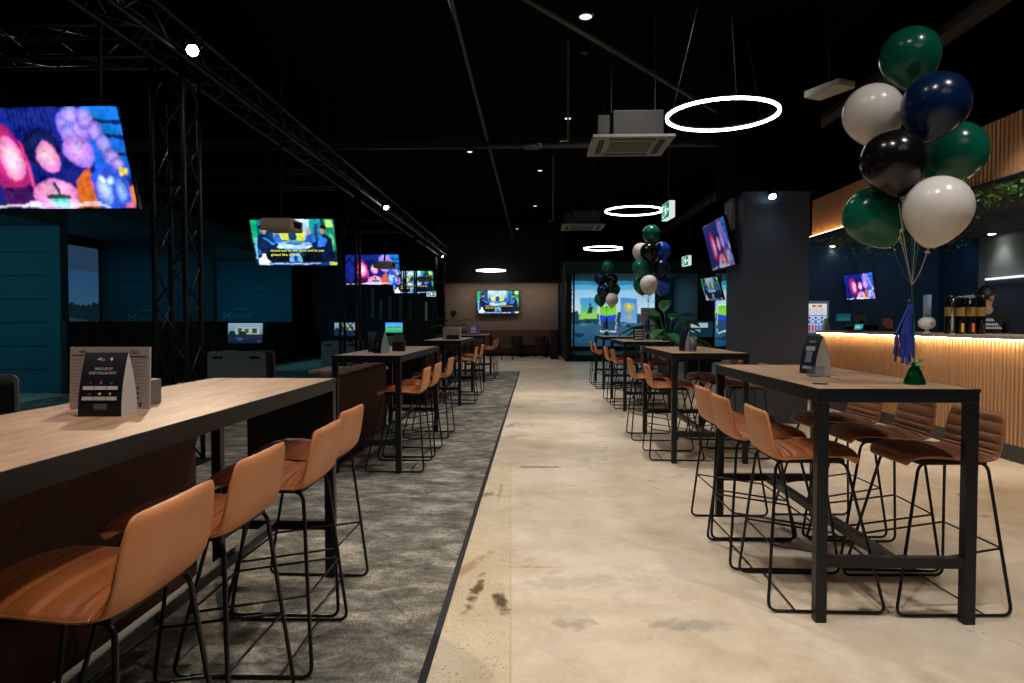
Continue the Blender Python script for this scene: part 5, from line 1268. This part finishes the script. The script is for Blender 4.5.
# ------------------------------------------------------------------ plants
def plant(loc, specs, label, pot_h=.45, s=1.0, mm=None):
    t = empty('potted_plant', loc, 0, label, 'plant', 'broad leaved potted plants')
    MB().lathe([(.16 * s, 0), (.17 * s, .02), (.21 * s, pot_h), (.19 * s, pot_h), (.18 * s, pot_h - .04), (.01, pot_h - .04)], mat('black pot', (26, 26, 28), .5), 24).build('pot', t, True)
    st = MB(); lf = MB()
    for (dx, dy, z, L, wd, az, droop) in specs:
        base = Vector((0, 0, pot_h - .04)); tip = Vector((dx, dy, z - loc[2])); mid = (base + tip) / 2 + Vector((0, 0, .12))
        pts = [base * (1 - f) ** 2 + mid * 2 * f * (1 - f) + tip * f * f for f in [k / 6 for k in range(7)]]
        st.tube(pts, .009 * s, mat('leaf stalk', (60, 96, 50), .5), 6)
        d = Vector((math.cos(az), math.sin(az), 0)); n = Vector((-d.y, d.x, 0)); rows = []
        for i in range(9):
            f = i / 8; c = tip + d * L * f * math.cos(droop * .5) + Vector((0, 0, L * (math.sin(-droop) * f * .7 - .35 * f * f * abs(math.cos(droop)))))
            hw = wd * (math.sin(PI * min(1, f * .97 + .03)) ** .65) * (1 - .25 * f)
            rows.append([c + n * hw * k + Vector((0, 0, .35 * hw * abs(k))) for k in (-1, -.5, 0, .5, 1)])
        lf.grid(rows, mm or BLEAF)
    st.build('stalks', t, True); o = lf.build('foliage', t, True); o.modifiers.new('thick', 'SOLIDIFY').thickness = .004
rp_ = random.Random(21)
pl = at(668, 340, 13.0)
specs = []
for (px, py, az, L, dr, wd) in ((690, 338, .2, .6, .45, .15), (700, 344, .1, .45, .4, .1), (676, 342, -.5, .5, .5, .14), (660, 318, 2.2, .5, -.8, .13), (645, 326, 3.0, .55, .15, .11), (678, 324, .5, .55, -.3, .15), (655, 322, 1.9, .42, -.9, .12), (664, 312, 1.3, .5, -1.1, .14), (672, 318, .2, .52, -.5, .15), (676, 326, -.2, .5, .1, .14), (664, 330, -2.4, .45, .2, .12), (655, 326, 3.2, .55, .1, .13),
                            (680, 334, -.3, .55, .3, .15), (668, 334, -1.2, .4, .3, .13), (660, 336, -2.0, .4, .5, .12), (684, 340, .1, .5, .35, .13), (672, 320, 1.2, .45, -.8, .13), (650, 330, 2.9, .4, .4, .1)):
    q = at(px, py, 13.0 + rp_.uniform(-.2, .2)); specs.append((q.x - pl.x, q.y - 13.0, q.z, L, wd, az, dr))
plant((pl.x, 13.0, 0), specs, 'big broad leaved plant standing behind the middle bouquet table', .75)
pl = at(450, 340, 20.0); specs = []
for (px, py, az, L, dr, wd) in ((453, 318, 1.6, .5, -1.1, .1), (448, 322, 2.6, .5, -.7, .1), (455, 326, .3, .5, -.3, .12), (444, 326, 3.0, .45, -.2, .1), (452, 332, -.4, .5, .2, .12), (446, 334, -2.4, .5, .3, .12), (458, 322, .4, .45, -.6, .1)):
    q = at(px, py, 20.0 + rp_.uniform(-.2, .2)); specs.append((q.x - pl.x, q.y - 20.0, q.z, L, wd, az, dr))
plant((pl.x, 20.0, 0), specs, 'dark leafy plant beside the truss tower at the taupe wall', .5, mm=mat('dark leaf', (34, 74, 44), .4))

# spotlight on the column (blue white)
p = at(772.5, 196.5, 8.98)
t = empty('column_spotlight', p, 0, 'small blue white spotlight high on the charcoal column', 'lamp')
MB().lathe([(.03, 0), (.04, .02), (.04, .09), (.02, .10)], BLACKG, 16, M=R(math.radians(-38), 'X')).build('lamp_housing', t, True)
MB().lathe([(.045, -.004), (.045, .0)], glow('cold lens', (200, 235, 255), 30), 16, M=R(math.radians(-38), 'X')).build('lens', t)
MB().tube([(0, .0, .1), (.1, .14, .12)], .01, BLACK).build('arm', t)
spot(p + Vector((0, -.04, -.04)), (p.x, p.y - .2, 0), 5, (.7, .88, 1), 100, 1, .05)
